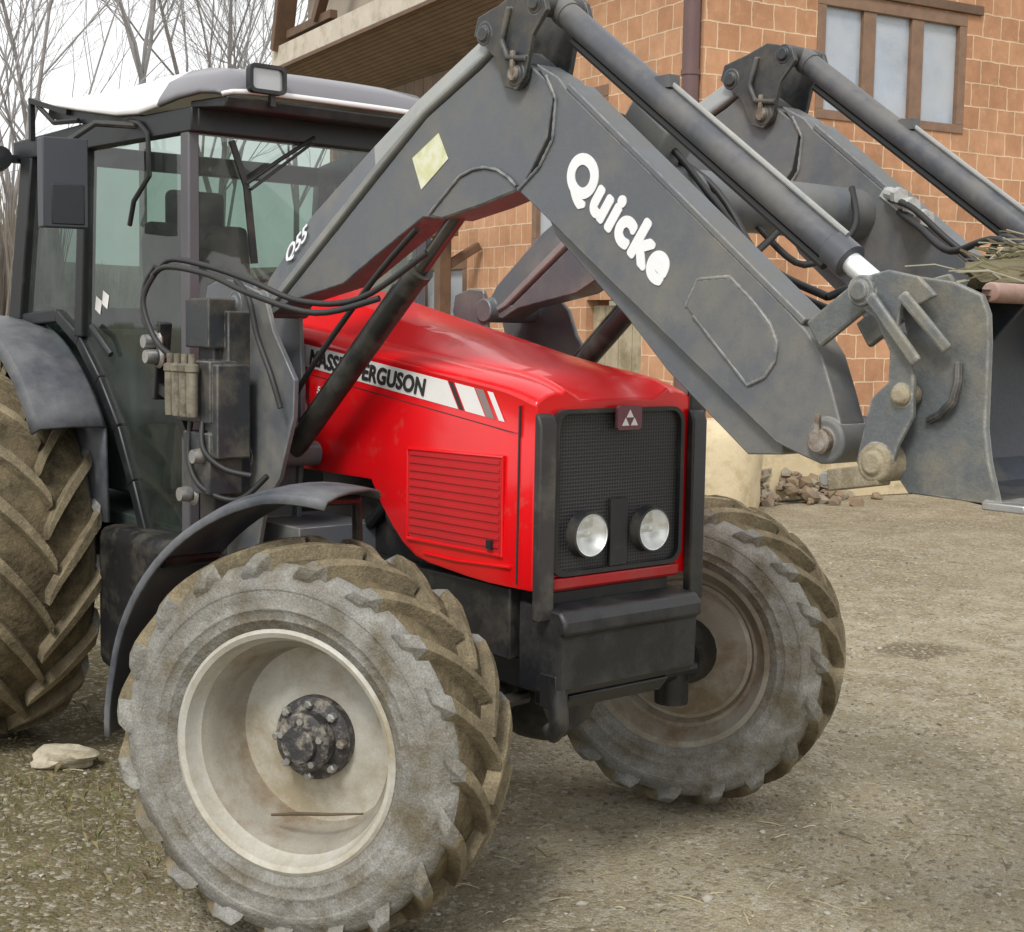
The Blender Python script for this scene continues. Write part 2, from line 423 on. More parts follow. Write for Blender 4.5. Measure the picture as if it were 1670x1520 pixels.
def make_ground():
    xs = axis_coords(-0.4, 4.2, 0.034); ys = axis_coords(0.4, 3.6, 0.034)
    nx, ny = len(xs), len(ys)
    V = [(x, y, ground_h(x, y)) for x in xs for y in ys]
    F = [(i * ny + j, (i + 1) * ny + j, (i + 1) * ny + j + 1, i * ny + j + 1) for i in range(nx - 1) for j in range(ny - 1)]
    m = bpy.data.materials.new("gravelly_earth")
    m.use_nodes = True
    nt = m.node_tree; L = nt.links.new
    b = nt.nodes['Principled BSDF']
    tc = nt.nodes.new("ShaderNodeTexCoord")
    def nz(sc, det=6.0, ro=0.6):
        n = _node(nt, "ShaderNodeTexNoise", Scale=sc, Detail=det, Roughness=ro)
        L(tc.outputs['Object'], n.inputs['Vector']); return n.outputs[0]
    def mapr(i, a, bb, c=0.0, d=1.0):
        n = nt.nodes.new("ShaderNodeMapRange")
        n.inputs[1].default_value = a; n.inputs[2].default_value = bb; n.inputs[3].default_value = c; n.inputs[4].default_value = d
        L(i, n.inputs[0]); return n.outputs[0]
    def mix(f, a, bcol):
        n = nt.nodes.new("ShaderNodeMix"); n.data_type = 'RGBA'
        L(f, n.inputs[0])
        if isinstance(a, tuple): n.inputs[6].default_value = c4(a)
        else: L(a, n.inputs[6])
        if isinstance(bcol, tuple): n.inputs[7].default_value = c4(bcol)
        else: L(bcol, n.inputs[7])
        return n.outputs[2]
    col = mix(mapr(nz(1.3), 0.35, 0.68), (0.352, 0.303, 0.208), (0.230, 0.193, 0.122))
    col = mix(mapr(nz(5.5), 0.45, 0.7), col, (0.405, 0.365, 0.278))
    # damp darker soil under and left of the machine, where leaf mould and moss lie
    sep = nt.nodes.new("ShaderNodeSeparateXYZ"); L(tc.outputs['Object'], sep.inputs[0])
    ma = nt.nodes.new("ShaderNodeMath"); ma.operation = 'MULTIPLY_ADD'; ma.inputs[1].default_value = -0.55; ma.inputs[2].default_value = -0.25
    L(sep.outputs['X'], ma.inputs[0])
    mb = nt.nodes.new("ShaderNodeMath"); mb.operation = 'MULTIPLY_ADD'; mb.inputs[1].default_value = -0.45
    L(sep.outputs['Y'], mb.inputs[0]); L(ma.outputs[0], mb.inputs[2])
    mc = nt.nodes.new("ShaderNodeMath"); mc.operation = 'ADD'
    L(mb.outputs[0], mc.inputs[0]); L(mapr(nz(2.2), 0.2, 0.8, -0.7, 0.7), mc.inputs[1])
    big = nz(0.42, 4.0)
    col = mix(mapr(big, 0.42, 0.62, 0, 0.55), col, (0.185, 0.155, 0.100))
    # a dark elongated patch in the open yard
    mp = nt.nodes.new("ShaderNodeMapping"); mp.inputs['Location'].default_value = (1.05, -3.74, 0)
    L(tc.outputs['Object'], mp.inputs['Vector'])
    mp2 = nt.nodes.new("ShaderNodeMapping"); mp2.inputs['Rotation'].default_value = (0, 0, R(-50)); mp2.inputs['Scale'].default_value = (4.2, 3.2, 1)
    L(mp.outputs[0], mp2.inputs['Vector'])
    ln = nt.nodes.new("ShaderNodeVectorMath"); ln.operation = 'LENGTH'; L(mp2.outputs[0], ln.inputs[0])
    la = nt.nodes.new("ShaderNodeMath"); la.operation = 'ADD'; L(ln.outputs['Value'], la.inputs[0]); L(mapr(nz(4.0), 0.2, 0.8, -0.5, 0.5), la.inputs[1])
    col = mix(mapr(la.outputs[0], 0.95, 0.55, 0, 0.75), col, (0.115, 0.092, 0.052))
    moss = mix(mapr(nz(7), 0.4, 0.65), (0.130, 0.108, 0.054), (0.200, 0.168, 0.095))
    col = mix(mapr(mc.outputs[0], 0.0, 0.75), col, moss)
    vor = _node(nt, "ShaderNodeTexVoronoi", Scale=58.0); L(tc.outputs['Object'], vor.inputs['Vector'])
    vs = nt.nodes.new("ShaderNodeSeparateColor"); L(vor.outputs['Color'], vs.inputs[0])
    col = mix(mapr(vs.outputs[0], 0.72, 0.95, 0, 0.75), col, (0.42, 0.39, 0.32))
    col = mix(mapr(vs.outputs[1], 0.80, 0.95, 0, 0.6), col, (0.12, 0.10, 0.07))
    fi = nz(150.0, 3.0, 0.7)
    sc = nt.nodes.new("ShaderNodeVectorMath"); sc.operation = 'SCALE'
    L(col, sc.inputs[0]); L(mapr(fi, 0.3, 0.7, 0.62, 1.38), sc.inputs['Scale'])
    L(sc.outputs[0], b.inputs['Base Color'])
    b.inputs['Roughness'].default_value = 0.95; b.inputs['Specular IOR Level'].default_value = 0.15
    bp = nt.nodes.new("ShaderNodeBump"); bp.inputs['Strength'].default_value = 0.7; bp.inputs['Distance'].default_value = 0.02
    hh = nt.nodes.new("ShaderNodeMath"); hh.operation = 'ADD'
    L(nz(46.0, 8.0, 0.7), hh.inputs[0]); L(mapr(vor.outputs['Distance'], 0.0, 0.6, 0.5, 0.0), hh.inputs[1])
    L(hh.outputs[0], bp.inputs['Height']); L(bp.outputs[0], b.inputs['Normal'])
    mbd = MB(); mbd.add(V, F)
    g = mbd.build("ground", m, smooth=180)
    tag(g, kind='structure')
make_ground()

def stone_verts(r, sq=(1, 1, 0.7), seed=0, sub=1):
    bm = bmesh.new()
    bmesh.ops.create_icosphere(bm, subdivisions=sub, radius=1.0)
    for v in bm.verts:
        n = noise.noise((v.co.x * 1.3 + seed * 7.1, v.co.y * 1.3 - seed * 3.3, v.co.z * 1.3 + seed))
        v.co *= 1 + 0.42 * n
        v.co = Vector((v.co.x * sq[0], v.co.y * sq[1], v.co.z * sq[2])) * r
    vs = [v.co.copy() for v in bm.verts]
    fs = [[v.index for v in f.verts] for f in bm.faces]
    bm.free()
    return vs, fs

gravel_m = [M("pebble_pale", (0.40, 0.375, 0.32), 0.9, 0, 0.3, 20), M("pebble_tan", (0.26, 0.22, 0.155), 0.9, 0, 0.3, 20), M("pebble_dark", (0.12, 0.105, 0.08), 0.9, 0, 0.3, 20)]
def make_gravel():
    b = MB()
    base = [stone_verts(1.0, (1, 0.8, 0.55), k, 1) for k in range(6)]
    rnd = random.Random(3)
    for i in range(5200):
        u = rnd.random() ** 0.6
        # scattered over the yard in front of the camera, denser near it
        dist = 2.3 + 10.5 * rnd.random() ** 1.5
        a = R(140.0) + (rnd.random() - 0.5) * R(52)
        x = 3.45 + dist * math.cos(a); y = -2.98 + dist * math.sin(a)
        r = 0.0035 + 0.008 * rnd.random() ** 3 + (0.016 * rnd.random() if rnd.random() < 0.03 else 0)
        vs, fs = base[i % 6]
        rot = Matrix.Rotation(rnd.random() * 6.28, 3, 'Z')
        z = ground_h(x, y)
        k = 0 if rnd.random() < 0.42 else (1 if rnd.random() < 0.7 else 2)
        b.add([rot @ v * r + Vector((x, y, z + r * 0.15)) for v in vs], fs, k)
    o = b.build("gravel", gravel_m, smooth=60)
    tag(o, "loose gravel and small stones strewn over the earth yard", "gravel", kind='stuff')
make_gravel()

def make_grass():
    b = MB(); rnd = random.Random(5)
    gm = [M("dry_blade", (0.25, 0.21, 0.10), 0.8, 0, 0.3, 3), M("green_blade", (0.12, 0.135, 0.045), 0.8, 0, 0.3, 3)]
    for i in range(2600):
        x = -3.4 + 3.3 * rnd.random(); y = -1.45 + 1.7 * (rnd.random() - 0.35)
        if noise.noise((x * 1.7, y * 1.7, 2)) < -0.05: continue
        if rnd.random() < 0.1: x += 2.2 * rnd.random(); y -= 0.3
        z = ground_h(x, y)
        h = 0.012 + 0.03 * rnd.random() ** 2; a = rnd.random() * 6.28; w = 0.0022
        dx, dy = math.cos(a), math.sin(a)
        ln = 0.9 * h
        p0 = Vector((x - dy * w, y + dx * w, z - 0.003)); p1 = Vector((x + dy * w, y - dx * w, z - 0.003))
        p2 = Vector((x + dx * ln * 0.35, y + dy * ln * 0.35, z + h * 0.8)); p3 = Vector((x + dx * ln, y + dy * ln, z + h))
        b.add([p0, p1, p2, p3], [(0, 1, 2), (0, 2, 3)], 1 if rnd.random() < 0.35 else 0)
    o = b.build("grass", gm, smooth=0)
    tag(o, "sparse dry grass and moss on the earth beside the left wheels", "grass", kind='stuff')
make_grass()

def make_litter():
    b = MB(); rnd = random.Random(17)
    lm = [M("litter_straw", (0.48, 0.42, 0.26), 0.85, 0, 0.3, 4), M("litter_dark", (0.15, 0.115, 0.065), 0.9, 0, 0.3, 4)]
    for i in range(1500):
        dist = 2.6 + 9.0 * rnd.random() ** 1.3; a = R(140.0) + (rnd.random() - 0.5) * R(50)
        x = 3.45 + dist * math.cos(a); y = -2.98 + dist * math.sin(a)
        if noise.noise((x * 0.8, y * 0.8, 30)) < -0.12: continue
        z = ground_h(x, y) + 0.003; t = rnd.random() * 6.28; l = 0.012 + 0.05 * rnd.random() ** 2
        d = Vector((math.cos(t), math.sin(t), rnd.gauss(0, 0.08))) * l; p = Vector((x, y, z))
        b.tube([p - d, p + Vector((0, 0, 0.004)), p + d], 0.0011 + 0.001 * rnd.random(), 3, mi=0 if rnd.random() < 0.6 else 1)
    o = b.build("straw_litter", lm, smooth=0)
    tag(o, "bits of straw and twig littered over the trodden earth of the yard", "litter", kind='stuff')
make_litter()

stone_m = M("pale_limestone", (0.50, 0.45, 0.34), 0.9, 0, 0.2, 12, dirt=(0.34, 0.29, 0.20), dscale=14, damt=0.45, bump=0.4, bscale=50)
def make_stone(name, loc, r, sq, seed, label, rz=0):
    b = MB(); vs, fs = stone_verts(r, sq, seed, 3); b.add(vs, fs)
    o = b.build(name, stone_m, smooth=30)
    o.location = loc; o.rotation_euler = (0, 0, rz)
    tag(o, label, "stone")
make_stone("stone", (-1.82, -0.80, 0.035), 0.095, (1.35, 0.7, 0.52), 4, "pale flat limestone lying on the mossy earth between the left wheels", R(48))

# ------------------------------------------------------------------ tractor
T = empty("tractor", (0, 0, 0))
tag(T, "muddy red farm tractor with grey front loader standing on the gravel yard", "tractor")

def make_tyre(name, Rr, Wd, rb, nl, parent, lug_h, lw, mats):
    """axis along Y; wheel rolls towards +X"""
    h = Wd / 2
    s = Rr - lug_h
    b = MB()
    dr = s - rb
    prof = [(rb, -h * 0.72), (rb + dr * 0.08, -h * 0.86), (rb + dr * 0.2, -h * 0.93), (rb + dr * 0.23, -h * 0.965), (rb + dr * 0.27, -h * 0.955), (rb + dr * 0.36, -h * 0.985), (rb + dr * 0.37, -h * 0.998), (rb + dr * 0.40, -h * 0.998), (rb + dr * 0.41, -h * 0.99), (rb + dr * 0.50, -h * 1.0), (rb + dr * 0.62, -h * 0.995), (rb + dr * 0.63, -h * 1.008), (rb + dr * 0.68, -h * 1.004), (rb + dr * 0.71, -h * 0.995), (rb + dr * 0.74, -h * 0.97), (rb + dr * 0.86, -h * 0.92), (rb + dr * 0.95, -h * 0.80), (s - 0.004, -h * 0.5), (s, 0)]
    m = len(prof)
    prof = prof + [(r, -o) for r, o in prof[-2::-1]]
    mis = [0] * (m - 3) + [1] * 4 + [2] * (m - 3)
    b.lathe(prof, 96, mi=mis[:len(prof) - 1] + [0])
    rnd = random.Random(nl)
    crown = lambda y: Rr - 0.03 * Rr / 0.56 * (abs(y) / h) ** 2.4
    for side in (-1, 1):
        for k in range(nl):
            t0 = 2 * PI * (k + (0.5 if side > 0 else 0)) / nl
            N = 9
            V = []
            jw = 1 + 0.12 * (rnd.random() - 0.5)
            for i in range(N + 1):
                u = i / N
                y = side * h * (-0.06 + 1.03 * min(1, u / 0.82))
                sweep = 0.30 * Rr * (u ** 0.85) / Rr * 1.5
                if u <= 0.82:
                    rt = crown(y); rbse = s - 0.02 - 0.08 * dr * (abs(y) / h) ** 3
                else:
                    q = (u - 0.82) / 0.18
                    y = side * h * (0.97 + 0.06 * math.sin(q * PI))
                    rt = crown(side * h) - q * dr * 0.20
                    rbse = rt - 0.045
                    if q > 0.01: y = side * h * (0.97 + 0.050 - 0.012 * q)
                t = t0 + sweep
                wb = lw * jw * (0.62 + 0.30 * u) / Rr; wt = wb * 0.70
                jr = 0.004 * noise.noise((k * 3.1, u * 6, side * 5)) + 0.003 * (rnd.random() - 0.5)
                for (dt, rr, yy) in ((-wb, rbse, y), (-wt, rt + jr, y), (wt, rt + jr, y), (wb, rbse, y)):
                    a = t + dt
                    if u > 0.82:
                        # lug runs down the shoulder: base tucked inwards
                        inn = yy - side * 0.035 if rr == rbse else yy
                    else: inn = yy
                    V.append((rr * math.cos(a), inn, rr * math.sin(a)))
            F = []; FM = []
            for i in range(N):
                o = i * 4
                for j in range(3):
                    F.append((o + j, o + j + 1, o + 5 + j, o + 4 + j)); FM.append(0 if i >= N - 2 else 3)
            F.append((0, 3, 2, 1)); F.append((N * 4, N * 4 + 1, N * 4 + 2, N * 4 + 3))
            FM += [3, 0]
            b.add(V, F, FM)
    return b.build(name, mats, parent, smooth=40, bevel=0.0035 * Rr / 0.56, seg=1)

def make_rim(name, rf, Wd, disc_y, parent, mats, hub_r, bolts=8, rear=False):
    """outward face towards -Y"""
    h = Wd / 2
    b = MB()
    y0 = -h * 0.86
    prof = [(rf - 0.012, y0 + 0.012), (rf, y0 + 0.006), (rf + 0.002, y0 - 0.004), (rf - 0.008, y0 - 0.010), (rf - 0.022, y0 - 0.002), (rf - 0.028, y0 + 0.02),
            (rf - 0.034, y0 + 0.035), (rf - 0.040, y0 + 0.05), (rf - 0.050, y0 + 0.06), (rf - 0.066, y0 + 0.09), (rf - 0.075, disc_y - 0.02), (rf - 0.085, disc_y)]
    b.lathe(prof, 72, mi=[0, 0, 0, 0, 0, 0, 0, 1, 1, 1, 1])
    b.lathe([(rf - 0.085, disc_y), (rf - 0.10, disc_y + 0.004), (hub_r + 0.055, disc_y - 0.012), (hub_r + 0.03, disc_y - 0.02), (hub_r - 0.01, disc_y - 0.022), (0.0, disc_y - 0.022)], 72, mi=0)
    # inner half of the barrel
    b.lathe([(rf - 0.085, disc_y), (rf - 0.072, disc_y + 0.03), (rf - 0.060, h * 0.5), (rf - 0.03, h * 0.74), (rf - 0.02, h * 0.84), (rf, h * 0.88), (rf - 0.012, h * 0.84)], 72, mi=1)
    b.lathe([(rf - 0.10, disc_y + 0.012), (hub_r, disc_y + 0.004)], 72, mi=1)
    o = b.build(name, mats, parent, smooth=35)
    hb = MB()
    y = disc_y - 0.022
    hb.lathe([(hub_r, y), (hub_r, y - 0.03), (hub_r - 0.012, y - 0.04), (hub_r * 0.72, y - 0.05), (hub_r * 0.70, y - 0.085), (hub_r * 0.62, y - 0.095), (hub_r * 0.45, y - 0.097), (hub_r * 0.42, y - 0.115), (0, y - 0.117)], 40, mi=0)
    for k in range(bolts):
        a = 2 * PI * k / bolts
        hb.lathe([(0.013, 0), (0.013, -0.022), (0.008, -0.026), (0, -0.026)], 6, c=(math.cos(a) * hub_r * 0.86, y - 0.037, math.sin(a) * hub_r * 0.86), mi=1)
    for k in range(5):
        a = 2 * PI * k / 5 + 0.3
        hb.lathe([(0.010, 0), (0.010, -0.012), (0, -0.012)], 6, c=(math.cos(a) * hub_r * 0.54, y - 0.094, math.sin(a) * hub_r * 0.54), mi=1)
    hub = hb.build("hub", [hubm, steel], parent, smooth=35)
    return o, hub

STEER = 0.4907
ax = Vector((math.sin(STEER), -math.cos(STEER), 0))
KP = 0.207; TR = 1.7838; FR = 0.565
cn = Vector((-0.016, -TR / 2 + KP, FR)) + ax * KP
cf = Vector((-0.016, TR / 2 - KP, FR)) - ax * KP
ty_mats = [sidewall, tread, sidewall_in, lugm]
def wheel_pair(name, near, far, rz, Rr, Wd, rb, nl, lug_h, lw, rf, disc_y, hub_r):
    wA = empty(name, near, rz, T)
    ty = make_tyre("tyre", Rr, Wd, rb, nl, wA, lug_h, lw, ty_mats)
    ri, hu = make_rim("rim", rf, Wd, disc_y, wA, [rimm, rim_barrel], hub_r)
    wB = empty(name, far, rz, T)
    t2 = ty.copy(); C.objects.link(t2); t2.parent = wB
    r2 = ri.copy(); C.objects.link(r2); r2.parent = wB; r2.rotation_euler = (0, 0, PI)
    h2 = hu.copy(); C.objects.link(h2); h2.parent = wB; h2.rotation_euler = (0, 0, PI)
    return wA, wB
FWN, FWF = wheel_pair("front_wheel", cn, cf, STEER, 0.568, 0.355, 0.318, 19, 0.040, 0.040, 0.338, 0.055, 0.118)
RWN, RWF = wheel_pair("rear_wheel", (-2.53, -0.87, 0.80), (-2.53, 0.87, 0.80), 0, 0.81, 0.45, 0.46, 20, 0.052, 0.052, 0.48, -0.03, 0.16)

# --- hood
Wh = 0.335
zsh = lambda x: 1.572 - 0.118 * x
def hood():
    b = MB()
    xs = [-1.27, -1.1, -0.95, -0.8, -0.6, -0.42, -0.36, -0.30, -0.24, -0.17, -0.10, 0.0, 0.1, 0.2, 0.27, 0.32, 0.36, 0.385]
    secs = []
    for x in xs:
        t = max(0.0, (x - 0.20) / 0.185)
        drop = 0.045 * t * t
        zs = zsh(x) - drop * 0.55
        zc = zsh(x) + 0.060 - (0.085 if x < 0.1 else 0.03) * (x - 0.1) - drop * 1.35
        w = Wh - 0.012 * t * t
        if x < -0.42: zb = 1.222
        elif x < -0.10: zb = 1.222 - 0.232 * math.sin((x + 0.42) / 0.32 * PI / 2) ** 0.9
        else: zb = 0.990 - 0.02 * min(1, (x + 0.10) / 0.25)
        L_ = [(-w + 0.004, zb), (-w, zb + 0.012), (-w, zs - 0.115), (-w + 0.004, zs - 0.105), (-w + 0.004, zs - 0.012), (-w + 0.001, zs), (-w + 0.012, zs + 0.014),
              (-w + 0.045, zs + 0.030), (-0.245, zs + 0.036), (-0.225, zs + 0.034), (-0.212, zs + 0.046), (-0.15, zc - 0.004), (-0.07, zc)]
        secs.append(L_ + [(-y, z) for y, z in L_[::-1]])
    n = len(secs[0])
    V = []; F = []
    for x, s in zip(xs, secs):
        V += [(x, y, z) for y, z in s]
    for i in range(len(xs) - 1):
        for k in range(n - 1):
            F.append((i * n + k, i * n + k + 1, (i + 1) * n + k + 1, (i + 1) * n + k))
    o = (len(xs) - 1) * n
    F.append([o + k for k in range(n)])
    F.append([k for k in range(n - 1, -1, -1)])
    b.add(V, F)
    return b.build("hood", red, T, smooth=32, bevel=0.006)
H = hood()

# side vent panels with slats (both sides)
for s in (-1, 1):
    v = MB()
    x0, x1, z0, z1 = -0.205, 0.262, 1.055, 1.338
    y = s * (Wh + 0.001)
    pan = [(x0 + 0.02, z0), (x1 - 0.015, z0 + 0.005), (x1, z0 + 0.02), (x1, z1), (x1 - 0.015, z1 + 0.015), (x0 + 0.02, z1 - 0.005), (x0, z1 - 0.025), (x0, z0 + 0.02)]
    v.prism(pan, y, y + s * 0.004, mi=0)
    for k in range(11):
        z = z0 + 0.026 + k * 0.0245
        v.beam((x0 + 0.012, y + s * 0.006, z), (x1 - 0.012, y + s * 0.005, z + 0.004), 0.004, 0.011, mi=1)
    v.box((x1 - 0.045, y + s * 0.012, z0 + 0.032), (0.022, 0.010, 0.026), mi=2)
    fr = [(x0 - 0.012, z0 - 0.006), (x0 + 0.0, z0 - 0.012)]
    v.tube([(p[0], y + s * 0.003, p[1]) for p in [(x0, z0), (x1, z0 + 0.004), (x1 + 0.004, z1 + 0.01), (x0, z1), (x0, z0)]], 0.006, 6, cap=False, mi=3)
    v.tube([(p[0], y + s * 0.002, p[1]) for p in [(-0.12, 1.018), (0.05, 1.016), (0.30, 1.030)]], 0.0045, 6, mi=3)
    v.build("side_vent", [red_dark, M("vent_slat_red", (0.50, 0.014, 0.018), 0.4), black, red], T, smooth=30)

for s in (-1, 1):
    sm = MB(); y = s * (Wh - 0.0035)
    sm.prism([(0.322, 0.985), (0.327, 0.985), (0.329, 1.50), (0.324, 1.50)], y - 0.003, y + 0.0035)
    for k in range(12):
        xa = -0.94 + k * 0.104; xb = xa + 0.104
        sm.add([(xa, s * (Wh + 0.0008), zsh(xa) - 0.1135), (xb, s * (Wh + 0.0008), zsh(xb) - 0.1135), (xb, s * (Wh + 0.0008), zsh(xb) - 0.1165), (xa, s * (Wh + 0.0008), zsh(xa) - 0.1165)], [(0, 1, 2, 3)])
    sm.build("panel_seam", decal_black, H, smooth=0)
# white stripe, slashes and lettering on both sides
def stripe(s):
    b = MB(); y = s * (Wh - 0.004 + 0.0015)
    zt = lambda x: zsh(x) - 0.016
    zb = lambda x: zsh(x) - 0.099
    def quad(xa, xb, sk, mi, fa=0.0, fb=1.0):
        n = 10
        V = []
        for i in range(n + 1):
            x = xa + (xb - xa) * i / n
            V.append((x + sk, y, zb(x) )); V.append((x, y, zt(x)))
        b.add(V, [(2 * i, 2 * i + 2, 2 * i + 3, 2 * i + 1) for i in range(n)], mi)
    quad(-0.93, -0.015, 0.055, 0)
    quad(-0.010, 0.012, 0.055, 1)
    quad(0.020, 0.115, 0.055, 0)
    quad(0.120, 0.160, 0.055, 2)
    quad(0.178, 0.205, 0.055, 0)
    return b.build("stripe_decal", [decal_white, decal_black, decal_grey], H, smooth=0)
for s in (-1, 1): stripe(s)
ang = -math.atan(0.118)
text_mesh("hood_lettering", "MASSEY FERGUSON", 0.074, decal_black, H, side_matrix(-0.462, -Wh + 0.0005, zsh(-0.462) - 0.058, ang), 0.0008, 0.0026, 0.12, 1.04, 1.0)
mwt = Matrix.Rotation(PI, 4, 'Z') @ side_matrix(0.475, -Wh + 0.0005, zsh(-0.475) - 0.060, -ang)
text_mesh("hood_lettering", "MASSEY FERGUSON", 0.074, decal_black, H, mwt, 0.0008, 0.0026, 0.12, 1.04, 1.0)
# white model mark low on the side under the stripe
text_mesh("hood_lettering", "5455", 0.034, text_white, H, side_matrix(-0.71, -Wh - 0.0015, 1.495, ang), 0.0008, 0.001, 0.2)

# --- front grille
def rrect(y0, y1, z0, z1, r, n=5):
    P = []
    for (cy, cz, a) in ((y1 - r, z1 - r, 0), (y0 + r, z1 - r, 90), (y0 + r, z0 + r, 180), (y1 - r, z0 + r, 270)):
        P += arc(cy, cz, r, a, a + 90, n)
    return P
gm = bpy.data.materials.new("grille_mesh"); gm.use_nodes = True
_nt = gm.node_tree; _b = _nt.nodes['Principled BSDF']
_b.inputs['Base Color'].default_value = (0.016, 0.018, 0.021, 1); _b.inputs['Roughness'].default_value = 0.45
_tc = _nt.nodes.new("ShaderNodeTexCoord"); _v = _node(_nt, "ShaderNodeTexVoronoi", Scale=95.0, Randomness=0.0)
_nt.links.new(_tc.outputs['Object'], _v.inputs['Vector'])
_bp = _nt.nodes.new("ShaderNodeBump"); _bp.inputs['Strength'].default_value = 0.5; _bp.inputs['Distance'].default_value = 0.006
_mrg = _nt.nodes.new("ShaderNodeMapRange"); _mrg.inputs[1].default_value = 0.30; _mrg.inputs[2].default_value = 0.42
_nt.links.new(_v.outputs['Distance'], _mrg.inputs[0])
_mxg = _nt.nodes.new("ShaderNodeMix"); _mxg.data_type = 'RGBA'; _mxg.inputs[6].default_value = (0.006, 0.006, 0.007, 1); _mxg.inputs[7].default_value = (0.034, 0.036, 0.040, 1)
_nt.links.new(_mrg.outputs[0], _mxg.inputs[0]); _nt.links.new(_mxg.outputs[2], _b.inputs['Base Color'])
_nt.links.new(_mrg.outputs[0], _bp.inputs['Height']); _nt.links.new(_bp.outputs[0], _b.inputs['Normal'])
g = MB()
XG = 0.386
outer = rrect(-0.27, 0.27, 1.005, 1.490, 0.05)
inner = rrect(-0.245, 0.255, 1.018, 1.478, 0.04)
n = len(outer)
# frame ring
V = [(XG, p[0], p[1]) for p in outer] + [(XG + 0.018, p[0], p[1]) for p in outer] + [(XG + 0.018, p[0], p[1]) for p in inner] + [(XG + 0.003, p[0], p[1]) for p in inner]
F = []; mi = []
for i in range(n):
    j = (i + 1) % n
    F += [(i, j, j + n, i + n), (i + n, j + n, j + 2 * n, i + 2 * n), (i + 2 * n, j + 2 * n, j + 3 * n, i + 3 * n)]
    mi += [1, 1, 1]
F.append([i + 3 * n for i in range(n)]); mi.append(0)
g.add(V, F, mi)
g.box((XG + 0.010, 0.0, 1.12), (0.010, 0.07, 0.20), mi=1)
G = g.build("front_grille", [gm, black], T, smooth=30)
# badge: red shield with white triangles
bd = MB()
bd.prism(rrect(-0.028, 0.072, 1.425, 1.497, 0.012), XG + 0.018, XG + 0.028, axis='x', mi=0)
for (py, pz) in ((0.022, 1.472), (0.004, 1.448), (0.040, 1.448)):
    bd.prism([(py - 0.014, pz - 0.010), (py + 0.014, pz - 0.010), (py, pz + 0.013)], XG + 0.028, XG + 0.030, axis='x', mi=1)
bd.build("badge", [badge_red, text_white], G, smooth=0)
# red sill below the grille
sb = MB()
sb.prism([(0.30, 0.958), (0.395, 0.962), (0.402, 0.972), (0.402, 1.000), (0.386, 1.004), (0.30, 1.004)], -0.262, 0.262)
sb.build("front_sill", M("sill_red", (0.33, 0.008, 0.012), 0.35, dirt=(0.2, 0.07, 0.06), damt=0.36, dsoft=0.3), T, smooth=30, bevel=0.004)

def headlight(y, z):
    r = 0.062
    h = empty("headlight", (XG + 0.0005, y, z), 0, T)
    b = MB()
    prof = [(0.006, 0.004), (0.02, 0.005), (0.035, 0.012), (0.05, 0.023), (r - 0.004, 0.036), (r, 0.040), (r + 0.006, 0.038), (r + 0.008, 0.0)]
    b.lathe(prof, 40, axis='x', mi=[0, 0, 0, 0, 0, 1, 1])
    b.lathe([(0, 0.026), (0.009, 0.024), (0.011, 0.004)], 16, axis='x', mi=2)
    b.build("reflector", [reflector, black, M("bulb_cap", (0.8, 0.8, 0.8), 0.3, 0.8)], h, smooth=30)
    l = MB()
    l.lathe([(0, 0.052), (0.025, 0.050), (0.045, 0.046), (r - 0.004, 0.039)], 40, axis='x')
    l.build("lens", lens_clear, h, smooth=60)
headlight(-0.133, 1.123); headlight(0.126, 1.119)

# guard posts beside the grille
for s in (-1, 1):
    p = MB()
    yc = -0.299 if s < 0 else 0.325
    p.prism([(0.390, 0.885), (0.420, 0.885), (0.420, 1.445), (0.408, 1.474), (0.390, 1.482)], yc - 0.032, yc + 0.030, mi=0)
    if s > 0:
        p.prism([(0.36, 1.02), (0.392, 0.95), (0.392, 1.53), (0.375, 1.545)], yc - 0.02, yc + 0.055, mi=0)
    p.build("guard_post", frame_grey if s < 0 else black_plain, T, smooth=30, bevel=0.006)  # right post is black to carry its shade in the colour

# front weight carrier
bw = MB()
bw.prism([(0.28, 0.665), (0.440, 0.665), (0.462, 0.69), (0.466, 0.845), (0.485, 0.850), (0.485, 0.888), (0.462, 0.918), (0.28, 0.928)], -0.285, 0.285, mi=0)
bw.prism([(0.28, 0.60), (0.40, 0.61), (0.44, 0.66), (0.28, 0.67)], -0.22, 0.20, mi=0)
FW = bw.build("front_weight", [M("weight_black", (0.011, 0.012, 0.015), 0.35, 0, 0.2, 6, dirt=(0.060, 0.056, 0.052), dscale=4, damt=0.40, dsoft=0.35, bump=0.08), steel], T, smooth=30, bevel=0.010)
hk = MB()
hk.tube([(0.43, -0.265, 0.72), (0.45, -0.27, 0.62), (0.45, -0.27, 0.58), (0.43, -0.27, 0.555), (0.40, -0.27, 0.57)], [0.026, 0.028, 0.030, 0.028, 0.02], 10)
hk.box((0.42, -0.265, 0.68), (0.07, 0.05, 0.10))
hk.build("tow_hook", black_plain, T, smooth=40, bevel=0.004)

# chassis, engine, axle
ch = MB()
ch.box((-0.30, 0, 0.80), (1.25, 0.40, 0.34))
ch.box((-0.40, 0, 1.08), (0.95, 0.46, 0.30))
ch.box((-1.6, 0, 0.80), (1.9, 0.44, 0.42))
ch.box((0.20, 0, 0.88), (0.34, 0.50, 0.16))
for s in (-1, 1):
    ch.box((-0.25, s * 0.27, 0.85), (1.0, 0.05, 0.22))
    ch.tube([(-0.55, s * 0.25, 1.05), (-0.4, s * 0.27, 1.15), (-0.2, s * 0.26, 1.10), (0.05, s * 0.25, 0.98)], 0.022, 8)
    ch.lathe([(0, -0.04), (0.06, -0.04), (0.065, 0.0), (0.06, 0.04), (0, 0.04)], 20, c=(-0.30, s * 0.28, 1.12))
    ch.box((-0.12, s * 0.26, 1.07), (0.12, 0.10, 0.12))
ch.build("chassis", black_plain, T, smooth=30, bevel=0.012)
